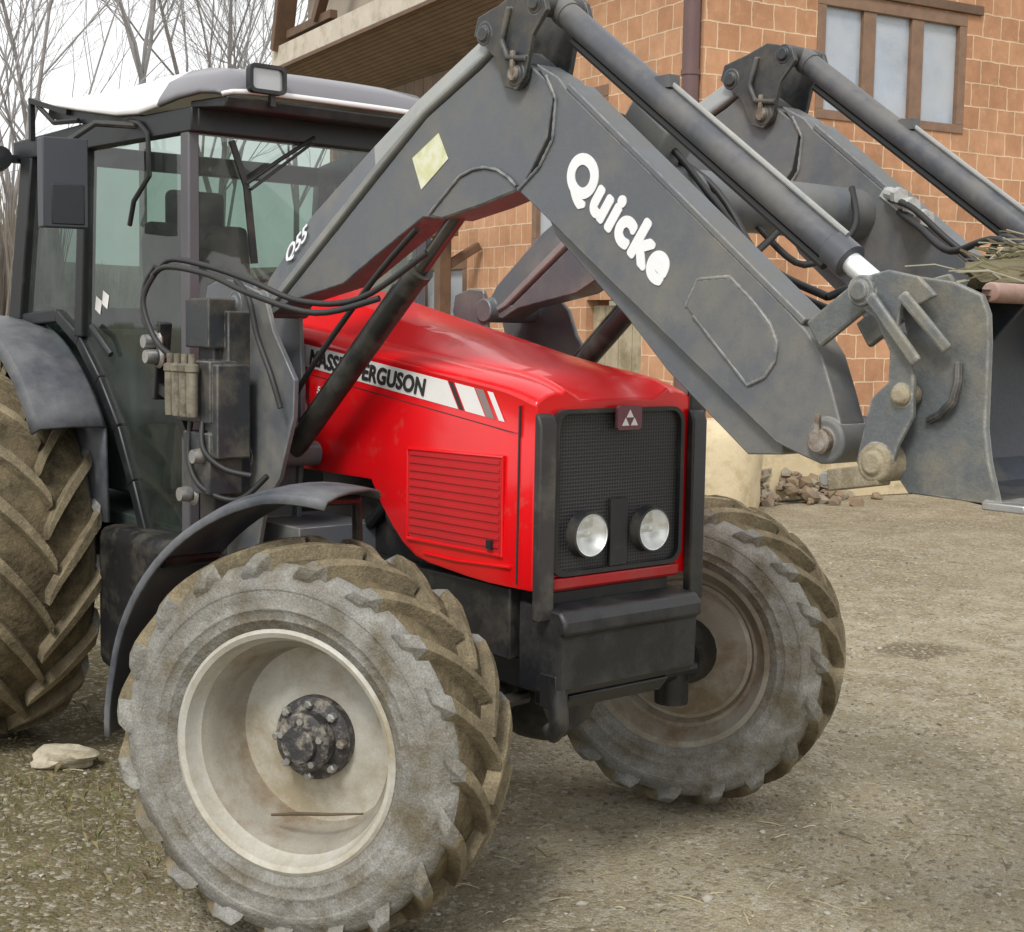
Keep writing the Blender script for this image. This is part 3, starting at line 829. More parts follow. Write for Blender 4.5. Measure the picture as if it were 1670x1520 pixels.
fa = MB()
fa.lathe([(0, -0.16), (0.12, -0.15), (0.17, -0.08), (0.18, 0), (0.17, 0.08), (0.12, 0.15), (0, 0.16)], 24, axis='x', c=(0, 0.05, 0.57))
fa.tube([(0, -0.64, 0.565), (0, -0.3, 0.58), (0, 0.3, 0.58), (0, 0.64, 0.565)], [0.075, 0.085, 0.085, 0.075], 16)
for s in (-1, 1):
    kpv = Vector((-0.016, s * (TR / 2 - KP), FR))
    fa.tube([kpv + Vector((0, 0, -0.16)), kpv + Vector((0, 0, 0.16))], [0.06, 0.06], 14)
    out = kpv + ax * (-s) * 0.17
    fa.tube([kpv, out], [0.10, 0.13], 20)
    fa.tube([(0.13, s * 0.12, 0.58), kpv + Vector((0.14, -0.04 * s, 0.0))], 0.022, 8)
fa.build("front_axle", black_plain, T, smooth=40)
ra = MB()
ra.tube([(-2.53, -0.62, 0.80), (-2.53, 0.62, 0.80)], [0.14, 0.14], 20)
ra.box((-2.5, 0, 0.85), (0.6, 0.5, 0.5))
ra.build("rear_axle", black_plain, T, smooth=40, bevel=0.01)

# --- front fender over the near wheel (turns with the wheel)
def fender_front():
    b = MB()
    rot = Matrix.Rotation(STEER, 3, 'Z')
    N = 26
    a0, a1 = 80, 183
    ys = [-0.150, -0.138, -0.08, 0.0, 0.10, 0.165, 0.18]
    rad = [0.665, 0.688, 0.700, 0.703, 0.700, 0.688, 0.665]
    V = []; F = []
    for i in range(N + 1):
        a = R(a0 + (a1 - a0) * i / N)
        fl = 0.014 - 0.098 * min(1, max(0, (a0 + (a1 - a0) * i / N - 95) / 70))
        for y, r in zip(ys, rad):
            p = Vector(((r + fl) * math.cos(a), y, (r + fl) * math.sin(a)))
            V.append(rot @ p + cn)
    m = len(ys)
    for i in range(N):
        for k in range(m - 1):
            F.append((i * m + k, i * m + k + 1, (i + 1) * m + k + 1, (i + 1) * m + k))
    b.add(V, F)
    o = b.build("front_fender", fenderm, T, smooth=50)
    sol = o.modifiers.new("thick", 'SOLIDIFY'); sol.thickness = 0.008; sol.offset = -1
    br = MB()
    q = lambda x, y, z: rot @ Vector((x, y, z)) + cn
    br.tube([q(0.02, 0.20, 0.05), q(0.02, 0.23, 0.45), q(0.05, 0.16, 0.66), q(0.05, -0.10, 0.685)], 0.016, 8)
    br.tube([q(-0.02, 0.20, 0.05), q(-0.30, 0.23, 0.40), q(-0.42, 0.16, 0.46), q(-0.44, -0.08, 0.475)], 0.016, 8)
    br.build("fender_bracket", black_plain, o, smooth=40)
fender_front()

# --- rear fenders
for s in (-1, 1):
    b = MB()
    P = arc(-2.53, 0.80, 0.915, 34, 135, 22)
    ys = [0.64, 0.66, 0.78, 0.90, 0.92]
    dr = [0.0, 0.012, 0.018, 0.008, -0.03]
    V = []; F = []
    for (x, z) in P:
        d = Vector((x + 2.53, z - 0.80)).normalized()
        for y, q in zip(ys, dr):
            V.append((x + d.x * q, s * y, z + d.y * q))
    m = len(ys)
    for i in range(len(P) - 1):
        for k in range(m - 1):
            F.append((i * m + k, i * m + k + 1, (i + 1) * m + k + 1, (i + 1) * m + k))
    b.add(V, F)
    # inner wall of the wheel house
    W_ = [(x, z) for x, z in P] + [(-3.2, 1.0), (-2.9, 0.9), (-1.75, 0.95)]
    b.add([(x, s * 0.64, z) for x, z in W_], [list(range(len(W_)))])
    o = b.build("rear_fender", fenderm, T, smooth=50)
    sol = o.modifiers.new("thick", 'SOLIDIFY'); sol.thickness = 0.012; sol.offset = 0

# --- cab
Yc = 0.70
cab = MB()
def post(a, b_, w, h, mi=0): cab.beam(a, b_, w, h, mi, up=(1, 0, 0))
for s in (-1, 1):
    y = s * Yc
    cab.prism([(-0.990, 0.98), (-0.930, 0.98), (-0.925, 2.40), (-0.985, 2.40)], y - 0.030, y + 0.030, mi=1)      # front posts
    cab.prism([(-2.33, 2.42), (-2.22, 2.42), (-2.37, 1.72), (-2.50, 1.72)], y - 0.035, y + 0.035, mi=0)           # rear posts
    cab.prism([(-1.79, 2.42), (-1.73, 2.42), (-1.78, 1.66), (-1.86, 1.66)], y - 0.030, y + 0.030, mi=0)           # middle posts
    cab.prism([(-2.42, 2.365), (-0.90, 2.345), (-0.90, 2.425), (-1.25, 2.432), (-2.05, 2.56), (-2.07, 2.50), (-1.75, 2.45), (-2.42, 2.44)], y - 0.034, y + 0.034, mi=0)
    # lower sill following the fender, then floor line
    low = [(-2.45, 1.72), (-2.03, 1.74), (-1.83, 1.645), (-1.66, 1.50), (-1.505, 1.33), (-1.385, 1.14), (-1.27, 0.935)]
    for a, b_ in zip(low[:-1], low[1:]):
        cab.beam((a[0], y, a[1]), (b_[0], y, b_[1]), 0.05, 0.055, 0, up=(0, 1, 0))
    cab.beam((-1.27, y, 0.945), (-0.93, y, 0.98), 0.05, 0.05, 0, up=(0, 1, 0))
cab.beam((-0.94, -Yc, 2.385), (-0.94, Yc, 2.385), 0.09, 0.08, 0)
cab.beam((-2.30, -Yc, 2.40), (-2.30, Yc, 2.40), 0.06, 0.08, 0)
cab.beam((-2.43, -Yc, 1.74), (-2.43, Yc, 1.74), 0.06, 0.08, 0)
cab.box((-1.75, 0, 0.98), (1.62, 1.28, 0.05), mi=2)
cab.box((-0.955, 0, 1.36), (0.05, 1.30, 0.72), mi=2)        # firewall
cab.box((-2.40, 0, 1.38), (0.05, 1.24, 0.66), mi=2)
CAB = cab.build("cab_frame", [cab_black, pillar_grey, int_grey], T, smooth=30, bevel=0.006)

# roof: pale shell with a dip at the side edge, grey hatch at the front
rf = MB()
xs = [-2.12, -2.06, -1.90, -1.65, -1.42, -1.25, -1.10, -0.96, -0.82, -0.74, -0.708, -0.70]
ed = [2.560, 2.562, 2.53, 2.485, 2.448, 2.436, 2.446, 2.458, 2.462, 2.455, 2.449, 2.445]
tp = [2.565, 2.580, 2.592, 2.596, 2.598, 2.598, 2.594, 2.584, 2.558, 2.520, 2.474, 2.460]
ysn = [-0.765, -0.755, -0.70, -0.58, -0.35, -0.15]
fr_ = [0.0, 0.15, 0.55, 0.88, 0.98, 1.0]
V = []; F = []; mi = []
full = [(y, f) for y, f in zip(ysn, fr_)] + [(-y, f) for y, f in zip(ysn[::-1], fr_[::-1])]
for x, e, t in zip(xs, ed, tp):
    for y, f in full:
        inset = 1.0 - 0.05 * max(0, (x + 0.9) / 0.2) ** 2 if x > -0.9 else 1.0
        V.append((x, y * inset, e + (t - e) * f))
m = len(full)
for i in range(len(xs) - 1):
    for k in range(m - 1):
        F.append((i * m + k, i * m + k + 1, (i + 1) * m + k + 1, (i + 1) * m + k))
        mi.append(1 if xs[i] > -1.12 and i < len(xs) - 2 else 0)
rf.add(V, F, mi)
ROOF = rf.build("roof", [white_paint, roof_grey], T, smooth=40)
sol = ROOF.modifiers.new("thick", 'SOLIDIFY'); sol.thickness = 0.016; sol.offset = -1
ft = MB()
ft.prism([(-0.95, 2.425), (-0.715, 2.405), (-0.70, 2.44), (-0.95, 2.45)], -0.70, 0.70)
ft.build("visor", cab_black, ROOF, smooth=30, bevel=0.006)
# work lamp on the roof edge
wl = MB()
c0 = Vector((-1.105, -0.331, 2.580))
fr_ring = rrect(-0.074, 0.074, -0.050, 0.050, 0.022)
V = [(c0.x + 0.00, c0.y + p[0], c0.z + p[1]) for p in fr_ring] + [(c0.x + 0.03, c0.y + p[0], c0.z + p[1]) for p in fr_ring]
inn = rrect(-0.061, 0.061, -0.037, 0.037, 0.014)
V += [(c0.x + 0.03, c0.y + p[0], c0.z + p[1]) for p in inn] + [(c0.x + 0.018, c0.y + p[0], c0.z + p[1]) for p in inn]
n = len(fr_ring); F = []; mi = []
for i in range(n):
    j = (i + 1) % n
    F += [(i, j, j + n, i + n), (i + n, j + n, j + 2 * n, i + 2 * n), (i + 2 * n, j + 2 * n, j + 3 * n, i + 3 * n)]; mi += [0, 0, 0]
F.append([i + 3 * n for i in range(n)]); mi.append(1)
F.append([i for i in range(n)]); mi.append(0)
wl.add(V, F, mi)
wl.box((c0.x, c0.y + 0.03, c0.z - 0.065), (0.02, 0.02, 0.05), mi=0)
wl.build("work_light", [black, work_glass], ROOF, smooth=30)
# antenna-like black bracket at the rear roof corner
rbk = MB()
rbk.beam((-2.16, -0.76, 2.42), (-2.16, -0.76, 2.58), 0.02, 0.02)
rbk.beam((-2.16, -0.76, 2.575), (-1.85, -0.74, 2.50), 0.03, 0.02)
rbk.tube([(-2.10, -0.76, 2.55), (-1.95, -0.76, 2.47), (-1.75, -0.75, 2.46)], 0.010, 6)
rbk.build("roof_bracket", cab_black, ROOF, smooth=30)

# glazing
def pane(name, pts, mat, parent=T):
    b = MB(); b.add(pts, [list(range(len(pts)))])
    return b.build(name, mat, parent, smooth=0)
WS = pane("windscreen", [(-0.935, -0.67, 1.70), (-0.935, 0.67, 1.70), (-0.93, 0.67, 2.35), (-0.93, -0.67, 2.35)], glass_dark)
pane("rear_window", [(-2.43, -0.66, 1.76), (-2.43, 0.66, 1.76), (-2.30, 0.66, 2.37), (-2.30, -0.66, 2.37)], glass_green)
for s in (-1, 1):
    y = s * (Yc + 0.004)
    dr = pane("door", [(-1.84, y, 1.66), (-1.66, y, 1.52), (-1.505, y, 1.35), (-1.385, y, 1.16), (-1.27, y, 0.97), (-0.985, y, 0.99), (-0.985, y, 2.36), (-1.745, y, 2.37)], glass_green)
    hd = MB()
    hd.tube([(-1.69, s * (Yc + 0.03), 1.70), (-1.60, s * (Yc + 0.045), 1.66), (-1.53, s * (Yc + 0.03), 1.60)], 0.013, 8)
    hd.build("handle", black, dr, smooth=40)
    st = MB()
    yy = s * (Yc + 0.007)
    for k in range(2):
        x0 = -1.705 + k * 0.062
        st.add([(x0, yy, 1.765 + 0.02 * k), (x0 + 0.045, yy, 1.745 + 0.02 * k), (x0 + 0.062, yy, 1.795 + 0.02 * k), (x0 + 0.012, yy, 1.815 + 0.02 * k)], [(0, 1, 2, 3)])
    st.build("sticker", decal_white, dr, smooth=0)
    pane("side_window", [(-2.45, y, 1.75), (-1.87, y, 1.69), (-1.80, y, 2.36), (-2.32, y, 2.37)], glass_corner)
# wipers
wp = MB()
wp.tube([(-1.27, -0.02, 2.424), (-1.265, -0.17, 2.33), (-1.265, -0.315, 2.23)], 0.008, 6)
wp.tube([(-1.255, -0.04, 2.40), (-1.255, -0.30, 2.21)], 0.006, 6)
wp.beam((-1.268, -0.372, 2.379), (-1.268, -0.310, 2.215), 0.012, 0.022)
wp.beam((-1.268, -0.310, 2.215), (-1.268, -0.279, 1.942), 0.012, 0.026)
wp.build("wiper", black_plain, WS, smooth=30)
# seat, steering, console
se = MB()
se.box((-1.85, 0, 1.42), (0.50, 0.50, 0.14))
se.prism([(-2.16, 1.44), (-2.02, 1.44), (-2.10, 2.06), (-2.14, 2.14), (-2.22, 2.14), (-2.26, 2.05)], -0.25, 0.25)
se.box((-2.20, 0, 2.20), (0.09, 0.28, 0.16))
se.box((-1.86, 0, 1.18), (0.40, 0.36, 0.36))
for s in (-1, 1):
    se.box((-1.92, s * 0.30, 1.64), (0.34, 0.07, 0.06))
se.build("seat", seatm, T, smooth=30, bevel=0.03, seg=3)
sw = MB()
ctr = Vector((-1.36, 0, 1.79)); tilt = Matrix.Rotation(R(-35), 3, 'Y')
ringp = [tilt @ Vector((0.20 * math.cos(2 * PI * k / 28), 0.20 * math.sin(2 * PI * k / 28), 0)) + ctr for k in range(29)]
sw.tube(ringp, 0.014, 8, cap=False)
for k in range(3):
    a = 2 * PI * k / 3 + 0.5
    sw.tube([ctr, tilt @ Vector((0.20 * math.cos(a), 0.20 * math.sin(a), 0)) + ctr], 0.011, 6)
sw.tube([ctr, tilt @ Vector((0, 0, -0.35)) + ctr], 0.04, 10)
sw.build("steering_wheel", black, T, smooth=40)
ds = MB()
ds.prism([(-1.20, 1.0), (-0.985, 1.0), (-0.985, 1.76), (-1.06, 1.80), (-1.22, 1.72), (-1.26, 1.5)], -0.22, 0.22)
ds.box((-1.95, -0.48, 1.38), (0.75, 0.24, 0.62)); ds.box((-1.95, 0.48, 1.38), (0.75, 0.24, 0.62))
ds.build("console", int_grey, T, smooth=30, bevel=0.02)
# mirror on its arm
for s in (-1, 1):
    ma = MB()
    ma.tube([(-1.40, s * (Yc + 0.02), 2.43), (-1.25, s * (Yc + 0.05), 2.40), (-1.19, s * (Yc + 0.05), 2.36), (-1.18, s * (Yc + 0.05), 2.22), (-1.30, s * (Yc + 0.05), 2.14), (-1.35, s * (Yc + 0.04), 2.06)], 0.011, 8)
    ma.tube([(-1.30, s * (Yc + 0.03), 2.40), (-1.42, s * 0.86, 2.41), (-1.49, s * 0.96, 2.34)], 0.012, 8)
    MA = ma.build("mirror_arm", black_plain, T, smooth=40)
    mh = MB()
    rz = Matrix.Rotation(R(-12) * (-s), 3, 'Z')
    mh.box((-1.49, s * 0.97, 2.20), (0.07, 0.19, 0.31), rz, 0)
    mh.box((-1.49 + 0.034, s * 0.97, 2.125), (0.012, 0.14, 0.14), rz, 1)
    mh.build("mirror", [M("mirror_shell", (0.036, 0.040, 0.050), 0.4, 0, 0.1), M("mirror_dark", (0.012, 0.015, 0.02), 0.4)], MA, smooth=30, bevel=0.025, seg=3)
# rear lamps at the cab corners
for s in (-1, 1):
    tl = MB()
    tl.lathe([(0, -0.05), (0.045, -0.045), (0.055, 0.0), (0.045, 0.05), (0, 0.055)], 16, axis='x', c=(-2.42, s * 0.80, 2.37))
    tl.beam((-2.40, s * 0.70, 2.37), (-2.40, s * 0.78, 2.37), 0.03, 0.03)
    tl.build("rear_lamp", black, T, smooth=40)
# steps below the door
for s in (-1, 1):
    sp = MB()
    for k, z in enumerate((0.42, 0.68)):
        sp.box((-1.18, s * (0.72 + 0.02 * k), z), (0.32, 0.14, 0.03))
    sp.beam((-1.33, s * 0.70, 0.40), (-1.33, s * 0.66, 0.95), 0.03, 0.03); sp.beam((-1.03, s * 0.70, 0.40), (-1.03, s * 0.66, 0.95), 0.03, 0.03)
    sp.build("cab_step", black_plain, T, smooth=30, bevel=0.006)
ft_ = MB()
ft_.box((-1.40, 0.52, 0.70), (0.75, 0.36, 0.46))
ft_.box((-1.40, 0.0, 0.70), (0.75, 0.70, 0.46))
ft_.box((-1.42, -0.50, 0.66), (0.78, 0.34, 0.56))
ft_.build("fuel_tank", black_plain, T, smooth=30, bevel=0.05, seg=3)

# the cab narrows towards its front: draw every cab part in accordingly
def cab_taper(o):
    if o.name.split('.')[0] in ("wiper", "work_light"): return
    if o.type == 'MESH':
        for v in o.data.vertices:
            x, y, z = v.co
            t = (x + 2.4) / 1.45
            v.co = (x + 0.0834 * t * (x - 3.4528), y * (1 - 0.271 * t), z + 0.0834 * t * (z - 1.717))
    for c in o.children: cab_taper(c)
for o in list(T.children):
    if o.name.split('.')[0] in ("cab_frame", "roof", "windscreen", "rear_window", "door", "side_window", "seat", "steering_wheel", "console", "mirror_arm", "rear_lamp", "cab_step"):
        cab_taper(o)

# --- loader: towers, arms, cylinders, linkage, bucket
tower = [(-0.96, 1.652), (-1.005, 1.78), (-0.99, 1.845), (-0.90, 1.868), (-0.80, 1.862), (-0.64, 1.822), (-0.60, 1.79), (-0.555, 1.698), (-0.425, 1.547), (-0.431, 1.432), (-0.516, 1.231), (-0.60, 1.15), (-0.66, 0.96), (-0.90, 0.90), (-0.84, 1.12), (-0.793, 1.37)]
NY = -0.45; FY = 0.53       # centre planes of the two arms
for cy in (NY, FY):
    b = MB()
    s = -1 if cy < 0 else 1
    b.prism(tower, cy + s * 0.152, cy + s * 0.170); b.prism([(x if x < -0.82 else -0.82 + (x + 0.82) * 0.12, z) for x, z in tower], cy - s * 0.088, cy - s * 0.070)
    rib = [(-1.19, 1.80), (-1.13, 1.865), (-0.87, 1.815), (-0.83, 1.70), (-0.70, 1.53), (-0.70, 1.42), (-0.79, 1.22), (-0.90, 1.12)]
    b.prism([(-0.955, 1.66), (-0.925, 1.655), (-0.78, 1.37), (-0.82, 1.12), (-0.86, 0.92), (-0.90, 0.905), (-0.835, 1.12), (-0.79, 1.37)], min(cy + s * 0.150, cy - s * 0.070), max(cy + s * 0.150, cy - s * 0.070))
    for (x, z, r) in ((-0.80, 1.785, 0.045), (-0.725, 1.285, 0.042)):
        b.lathe([(0, -0.178), (r * 0.55, -0.178), (r * 0.6, -0.172), (r, -0.172), (r, 0.10), (0, 0.10)] if s < 0 else [(0, -0.10), (r, -0.10), (r, 0.172), (0, 0.178)], 20, c=(x, cy, z))
    b.box((-0.72, cy * 0.8, 0.98), (0.36, 0.34, 0.16))
    b.build("loader_tower", loader_grey, T, smooth=30, bevel=0.005)

pin_m = M("rusty_pin", (0.17, 0.125, 0.09), 0.6, 0.3, 0.3, 25, dirt=(0.30, 0.28, 0.25), dscale=25, damt=0.48)
rear_sec = [(-0.845, 1.790), (-0.815, 1.810), (-0.68, 1.806), (-0.10, 2.182), (0.104, 2.312), (0.352, 2.418), (0.40, 2.445), (0.470, 2.452), (0.560, 2.392), (0.645, 2.335), (0.620, 2.21), (0.523, 2.083), (0.36, 2.050), (0.181, 2.022), (0.088, 2.032), (-0.098, 1.952), (-0.328, 1.848), (-0.645, 1.795), (-0.74, 1.755), (-0.82, 1.765)]
front_sec = [(0.575, 2.40), (0.665, 2.355), (0.701, 2.318), (1.00, 2.095), (1.341, 1.845), (1.484, 1.722), (1.525, 1.672), (1.555, 1.600), (1.582, 1.528), (1.582, 1.470), (1.535, 1.440), (1.480, 1.455), (1.408, 1.478), (0.809, 1.880), (0.620, 2.010), (0.515, 2.080), (0.600, 2.135), (0.650, 2.20), (0.660, 2.30)]
gus = [(0.123, 2.034)] + [(0.18, 2.075), (0.263, 2.131), (0.32, 2.146), (0.371, 2.148), (0.425, 2.138), (0.476, 2.113), (0.515, 2.085), (0.36, 2.052), (0.181, 2.024)]
inner_strip = [(0.60, 2.02), (0.809, 1.885), (1.405, 1.483), (1.408, 1.450), (1.308, 1.443), (1.051, 1.623), (0.911, 1.747), (0.640, 1.958)]
for cy in (NY, FY):
    b = MB()
    o_ = cy - 0.06; i_ = cy + 0.06
    b.prism(rear_sec, o_ + 0.004, i_ - 0.004)
    b.prism(front_sec, o_, cy + 0.025)
    b.prism(gus, o_ + 0.0005, i_ - 0.0005)
    b.prism(inner_strip, cy - 0.035, cy + 0.045)
    # pad near the tip
    pad = [(1.131, 1.776), (1.167, 1.838), (1.262, 1.842), (1.335, 1.785)] + [(1.385, 1.735), (1.405, 1.695), (1.400, 1.655), (1.372, 1.620), (1.325, 1.601)]
    b.prism(pad, o_ - 0.005, cy + 0.030)
    # tip boss and pin
    b.lathe([(0, -0.078), (0.026, -0.078), (0.028, -0.070), (0.046, -0.070), (0.050, -0.064), (0.050, 0.064), (0.046, 0.070), (0, 0.070)], 24, c=(1.548, cy, 1.492))
    b.lathe([(0, -0.072), (0.03, -0.072), (0.045, -0.066), (0.045, 0.066), (0, 0.072)], 20, c=(-0.80, cy, 1.790))
    # bar stock on the arm back (upper edge lip)
    b.beam((0.70, cy - 0.0175, 2.330), (1.475, cy - 0.0175, 1.742), 0.089, 0.018)
    A = b.build("loader_arm", loader_grey, T, smooth=30, bevel=0.007)
    for (fc, sg_) in ((o_ - 0.0005, -1), (cy + 0.0255, 1)):
        for path in ([(0.515, 2.080), (0.600, 2.135), (0.650, 2.20), (0.660, 2.30), (0.615, 2.372)], [(0.123, 2.037), (0.263, 2.134), (0.32, 2.149), (0.371, 2.151), (0.425, 2.141), (0.476, 2.116), (0.512, 2.088)], pad + pad[:1]):
            wd = MB()
            pp_ = []
            for a_, c_ in zip(path[:-1], path[1:]):
                for q in range(8):
                    x_ = a_[0] + (c_[0] - a_[0]) * q / 8; z_ = a_[1] + (c_[1] - a_[1]) * q / 8
                    pp_.append((x_, fc + sg_ * 0.001, z_))
            wd.tube(pp_, [0.0042 + 0.0014 * (k % 2) for k in range(len(pp_))], 6)
            wd.build("weld_bead", loader_grey, A, smooth=60)
    for (x_, z_, r_) in ((1.548, 1.492, 0.028), (-0.80, 1.790, 0.026), (0.522, 2.378, 0.020)):
        pn_ = MB()
        pn_.lathe([(0, -0.096), (r_ * 0.8, -0.096), (r_, -0.090), (r_, 0.090), (r_ * 0.8, 0.096), (0, 0.096)], 16, c=(x_, cy, z_))
        pn_.box((x_, cy - 0.093, z_ + 0.02), (0.012, 0.008, 0.075))
        pn_.build("pivot_pin", pin_m, A, smooth=35)
    ANG = math.atan2(1.848 - 2.115, 1.070 - 0.730)
    if cy < 0:
        mw = side_matrix(0.892, o_ - 0.0010, 1.994, ANG)
    else:
        mw = Matrix.Translation((0.892, cy + 0.0260, 1.994)) @ Matrix.Rotation(PI, 4, 'Z') @ side_matrix(0, 0, 0, -ANG)
    text_mesh("arm_lettering", "Quicke", 0.134, text_white, A, mw, 0.0012, 0.0080, 0.0, 1.10, 1.04)
    if cy < 0:
        st = MB()
        yy = o_ + 0.004 - 0.002
        q = [(0.035, 2.202), (0.159, 2.262), (0.205, 2.187), (0.080, 2.110)]
        st.prism(q, yy, yy + 0.0015)
        st.build("warning_sticker", sticker_y, A, smooth=0)
    # levelling link that runs along the back of the rear arm
    lk = MB()
    y0, y1 = cy - 0.066, cy + 0.066
    V = []
    stn = [((-0.78, 1.770), (-0.85, 1.815)), ((-0.70, 1.800), (-0.80, 1.878)), ((-0.45, 1.962), (-0.55, 2.062)), ((-0.12, 2.178), (-0.19, 2.258)), ((0.104, 2.318), (0.03, 2.370)), ((0.330, 2.416), (0.325, 2.500)), ((0.392, 2.448), (0.385, 2.505))]
    for (bt, tp_) in stn:
        bt = Vector((bt[0], 0, bt[1])); tp_ = Vector((tp_[0], 0, tp_[1]))
        for (yy, f) in ((y0, 0.03), (y0 - 0.004, 0.20), (y0 + 0.030, 1.0), (y1 - 0.030, 1.0), (y1 + 0.004, 0.20), (y1, 0.03)):
            q = bt.lerp(tp_, f)
            V.append((q.x, yy, q.z))
    ms = 6; F = []; mi = []
    for i in range(len(stn) - 1):
        for k in range(ms):
            F.append((i * ms + k, i * ms + (k + 1) % ms, (i + 1) * ms + (k + 1) % ms, (i + 1) * ms + k))
            mi.append(1 if i < 3 and k in (1, 3) else 0)
    F.append(list(range(ms))); F.append([(len(stn) - 1) * ms + k for k in range(ms)]); mi += [1, 0]
    lk.add(V, F, mi)
    LK = lk.build("leveling_link", [loader_light, loader_grey], T, smooth=25, bevel=0.005)
    if cy < 0:
        text_mesh("link_lettering", "Q55", 0.085, text_white, LK, side_matrix(-0.60, y0 + 0.008, 1.975, math.atan2(0.62, 1.0)) @ Matrix.Rotation(R(-19), 4, 'X'), 0.001, 0.0015, 0.1)
    # knee bracket between link and bucket cylinder
    kb = MB()
    kp_ = [(0.345, 2.500), (0.360, 2.545), (0.45, 2.565), (0.53, 2.590), (0.625, 2.565), (0.640, 2.525), (0.585, 2.47), (0.560, 2.37), (0.525, 2.335), (0.475, 2.350), (0.435, 2.43)]
    for yy in (cy - 0.082, cy + 0.066):
        kb.prism(kp_, yy, yy + 0.016)
    for (x, z, r) in ((0.522, 2.378, 0.034), (0.390, 2.498, 0.032), (0.595, 2.548, 0.030)):
        kb.lathe([(0, -0.092), (r * 0.6, -0.092), (r * 0.65, -0.084), (r, -0.084), (r, 0.084), (0, 0.084)], 18, c=(x, cy, z))
    kb.tube([(0.50, cy - 0.088, 2.55), (0.475, cy - 0.092, 2.47), (0.50, cy - 0.092, 2.42), (0.57, cy - 0.085, 2.41)], 0.009, 8)
    kb.build("knee_bracket", loader_dark, T, smooth=30, bevel=0.004)
    # bucket cylinder on top
    bc = MB()
    a_ = Vector((0.595, cy, 2.548)); e_ = Vector((1.545, cy, 1.872))
    dv = (e_ - a_).normalized()
    bc.tube([a_ - dv * 0.02, a_ + dv * 0.02, a_ + dv * 0.05], [0.025, 0.037, 0.037], 20)
    bc.tube([a_ + dv * 0.05, e_ - dv * 0.06], [0.034, 0.034], 24)
    bc.tube([e_ - dv * 0.06, e_ - dv * 0.055, e_, e_ + dv * 0.004], [0.034, 0.039, 0.039, 0.026], 24)
    up = Vector((-dv.z, 0, dv.x)); up = up if up.z > 0 else -up
    bc.tube([a_ + dv * 0.10 - up * 0.044, e_ - dv * 0.05 - up * 0.044], 0.012, 8, mi=1)  # dark tube standing in for the barrel's shadow side
    bc.tube([a_ + dv * 0.45 + up * 0.041, e_ - dv * 0.04 + up * 0.041], 0.007, 8, mi=2)
    bc.box(a_ + dv * 0.46 + up * 0.036, (0.05, 0.035, 0.03), mi=0)
    BC = bc.build("bucket_cylinder", [M("cylinder_paint", (0.070, 0.074, 0.087), 0.36, 0, 0.12, 5, dirt=(0.17, 0.16, 0.14), dscale=6, damt=0.42, dsoft=0.3), rubber, loader_light], T, smooth=40)
    rd = MB()
    rd.tube([e_, e_ + dv * 0.085], 0.024, 18)
    rd.build("piston_rod", M("bright_rod", (0.86, 0.87, 0.88), 0.3, 0.55, 0.03) , BC, smooth=40)
    # lift cylinder under the arm
    lc = MB()
    a_ = Vector((-0.725, cy, 1.285)); e_ = Vector((-0.02, cy, 1.868)); t_ = Vector((0.30, cy, 2.055))
    t_ = a_ + (e_ - a_).normalized() * 1.30
    dv = (e_ - a_).normalized()
    lc.lathe([(0, -0.05), (0.04, -0.05), (0.04, 0.05), (0, 0.05)], 18, c=a_)
    lc.tube([a_, a_ + dv * 0.06], [0.030, 0.036], 20); lc.tube([a_ + dv * 0.06, e_], [0.037, 0.037], 24)
    lc.tube([e_, e_ + dv * 0.03], [0.041, 0.041], 24)
    up = Vector((-dv.z, 0, dv.x)); up = up if up.z > 0 else -up
    lc.tube([a_ + dv * 0.12 + up * 0.046, e_ - dv * 0.1 + up * 0.046], 0.009, 8)
    LC = lc.build("lift_cylinder", M("lift_cylinder_black", (0.018, 0.018, 0.018), 0.4, 0, 0.2, 8, dirt=(0.10, 0.095, 0.08), dscale=7, damt=0.42, dsoft=0.3), T, smooth=40)
    rd = MB(); rd.tube([e_ + dv * 0.03, t_ - dv * 0.08], 0.023, 18); rd.tube([t_ - dv * 0.09, t_], [0.032, 0.032], 16)
    rd.build("piston_rod", M("oily_rod", (0.12, 0.11, 0.10), 0.3, 0.7, 0.1), LC, smooth=40)

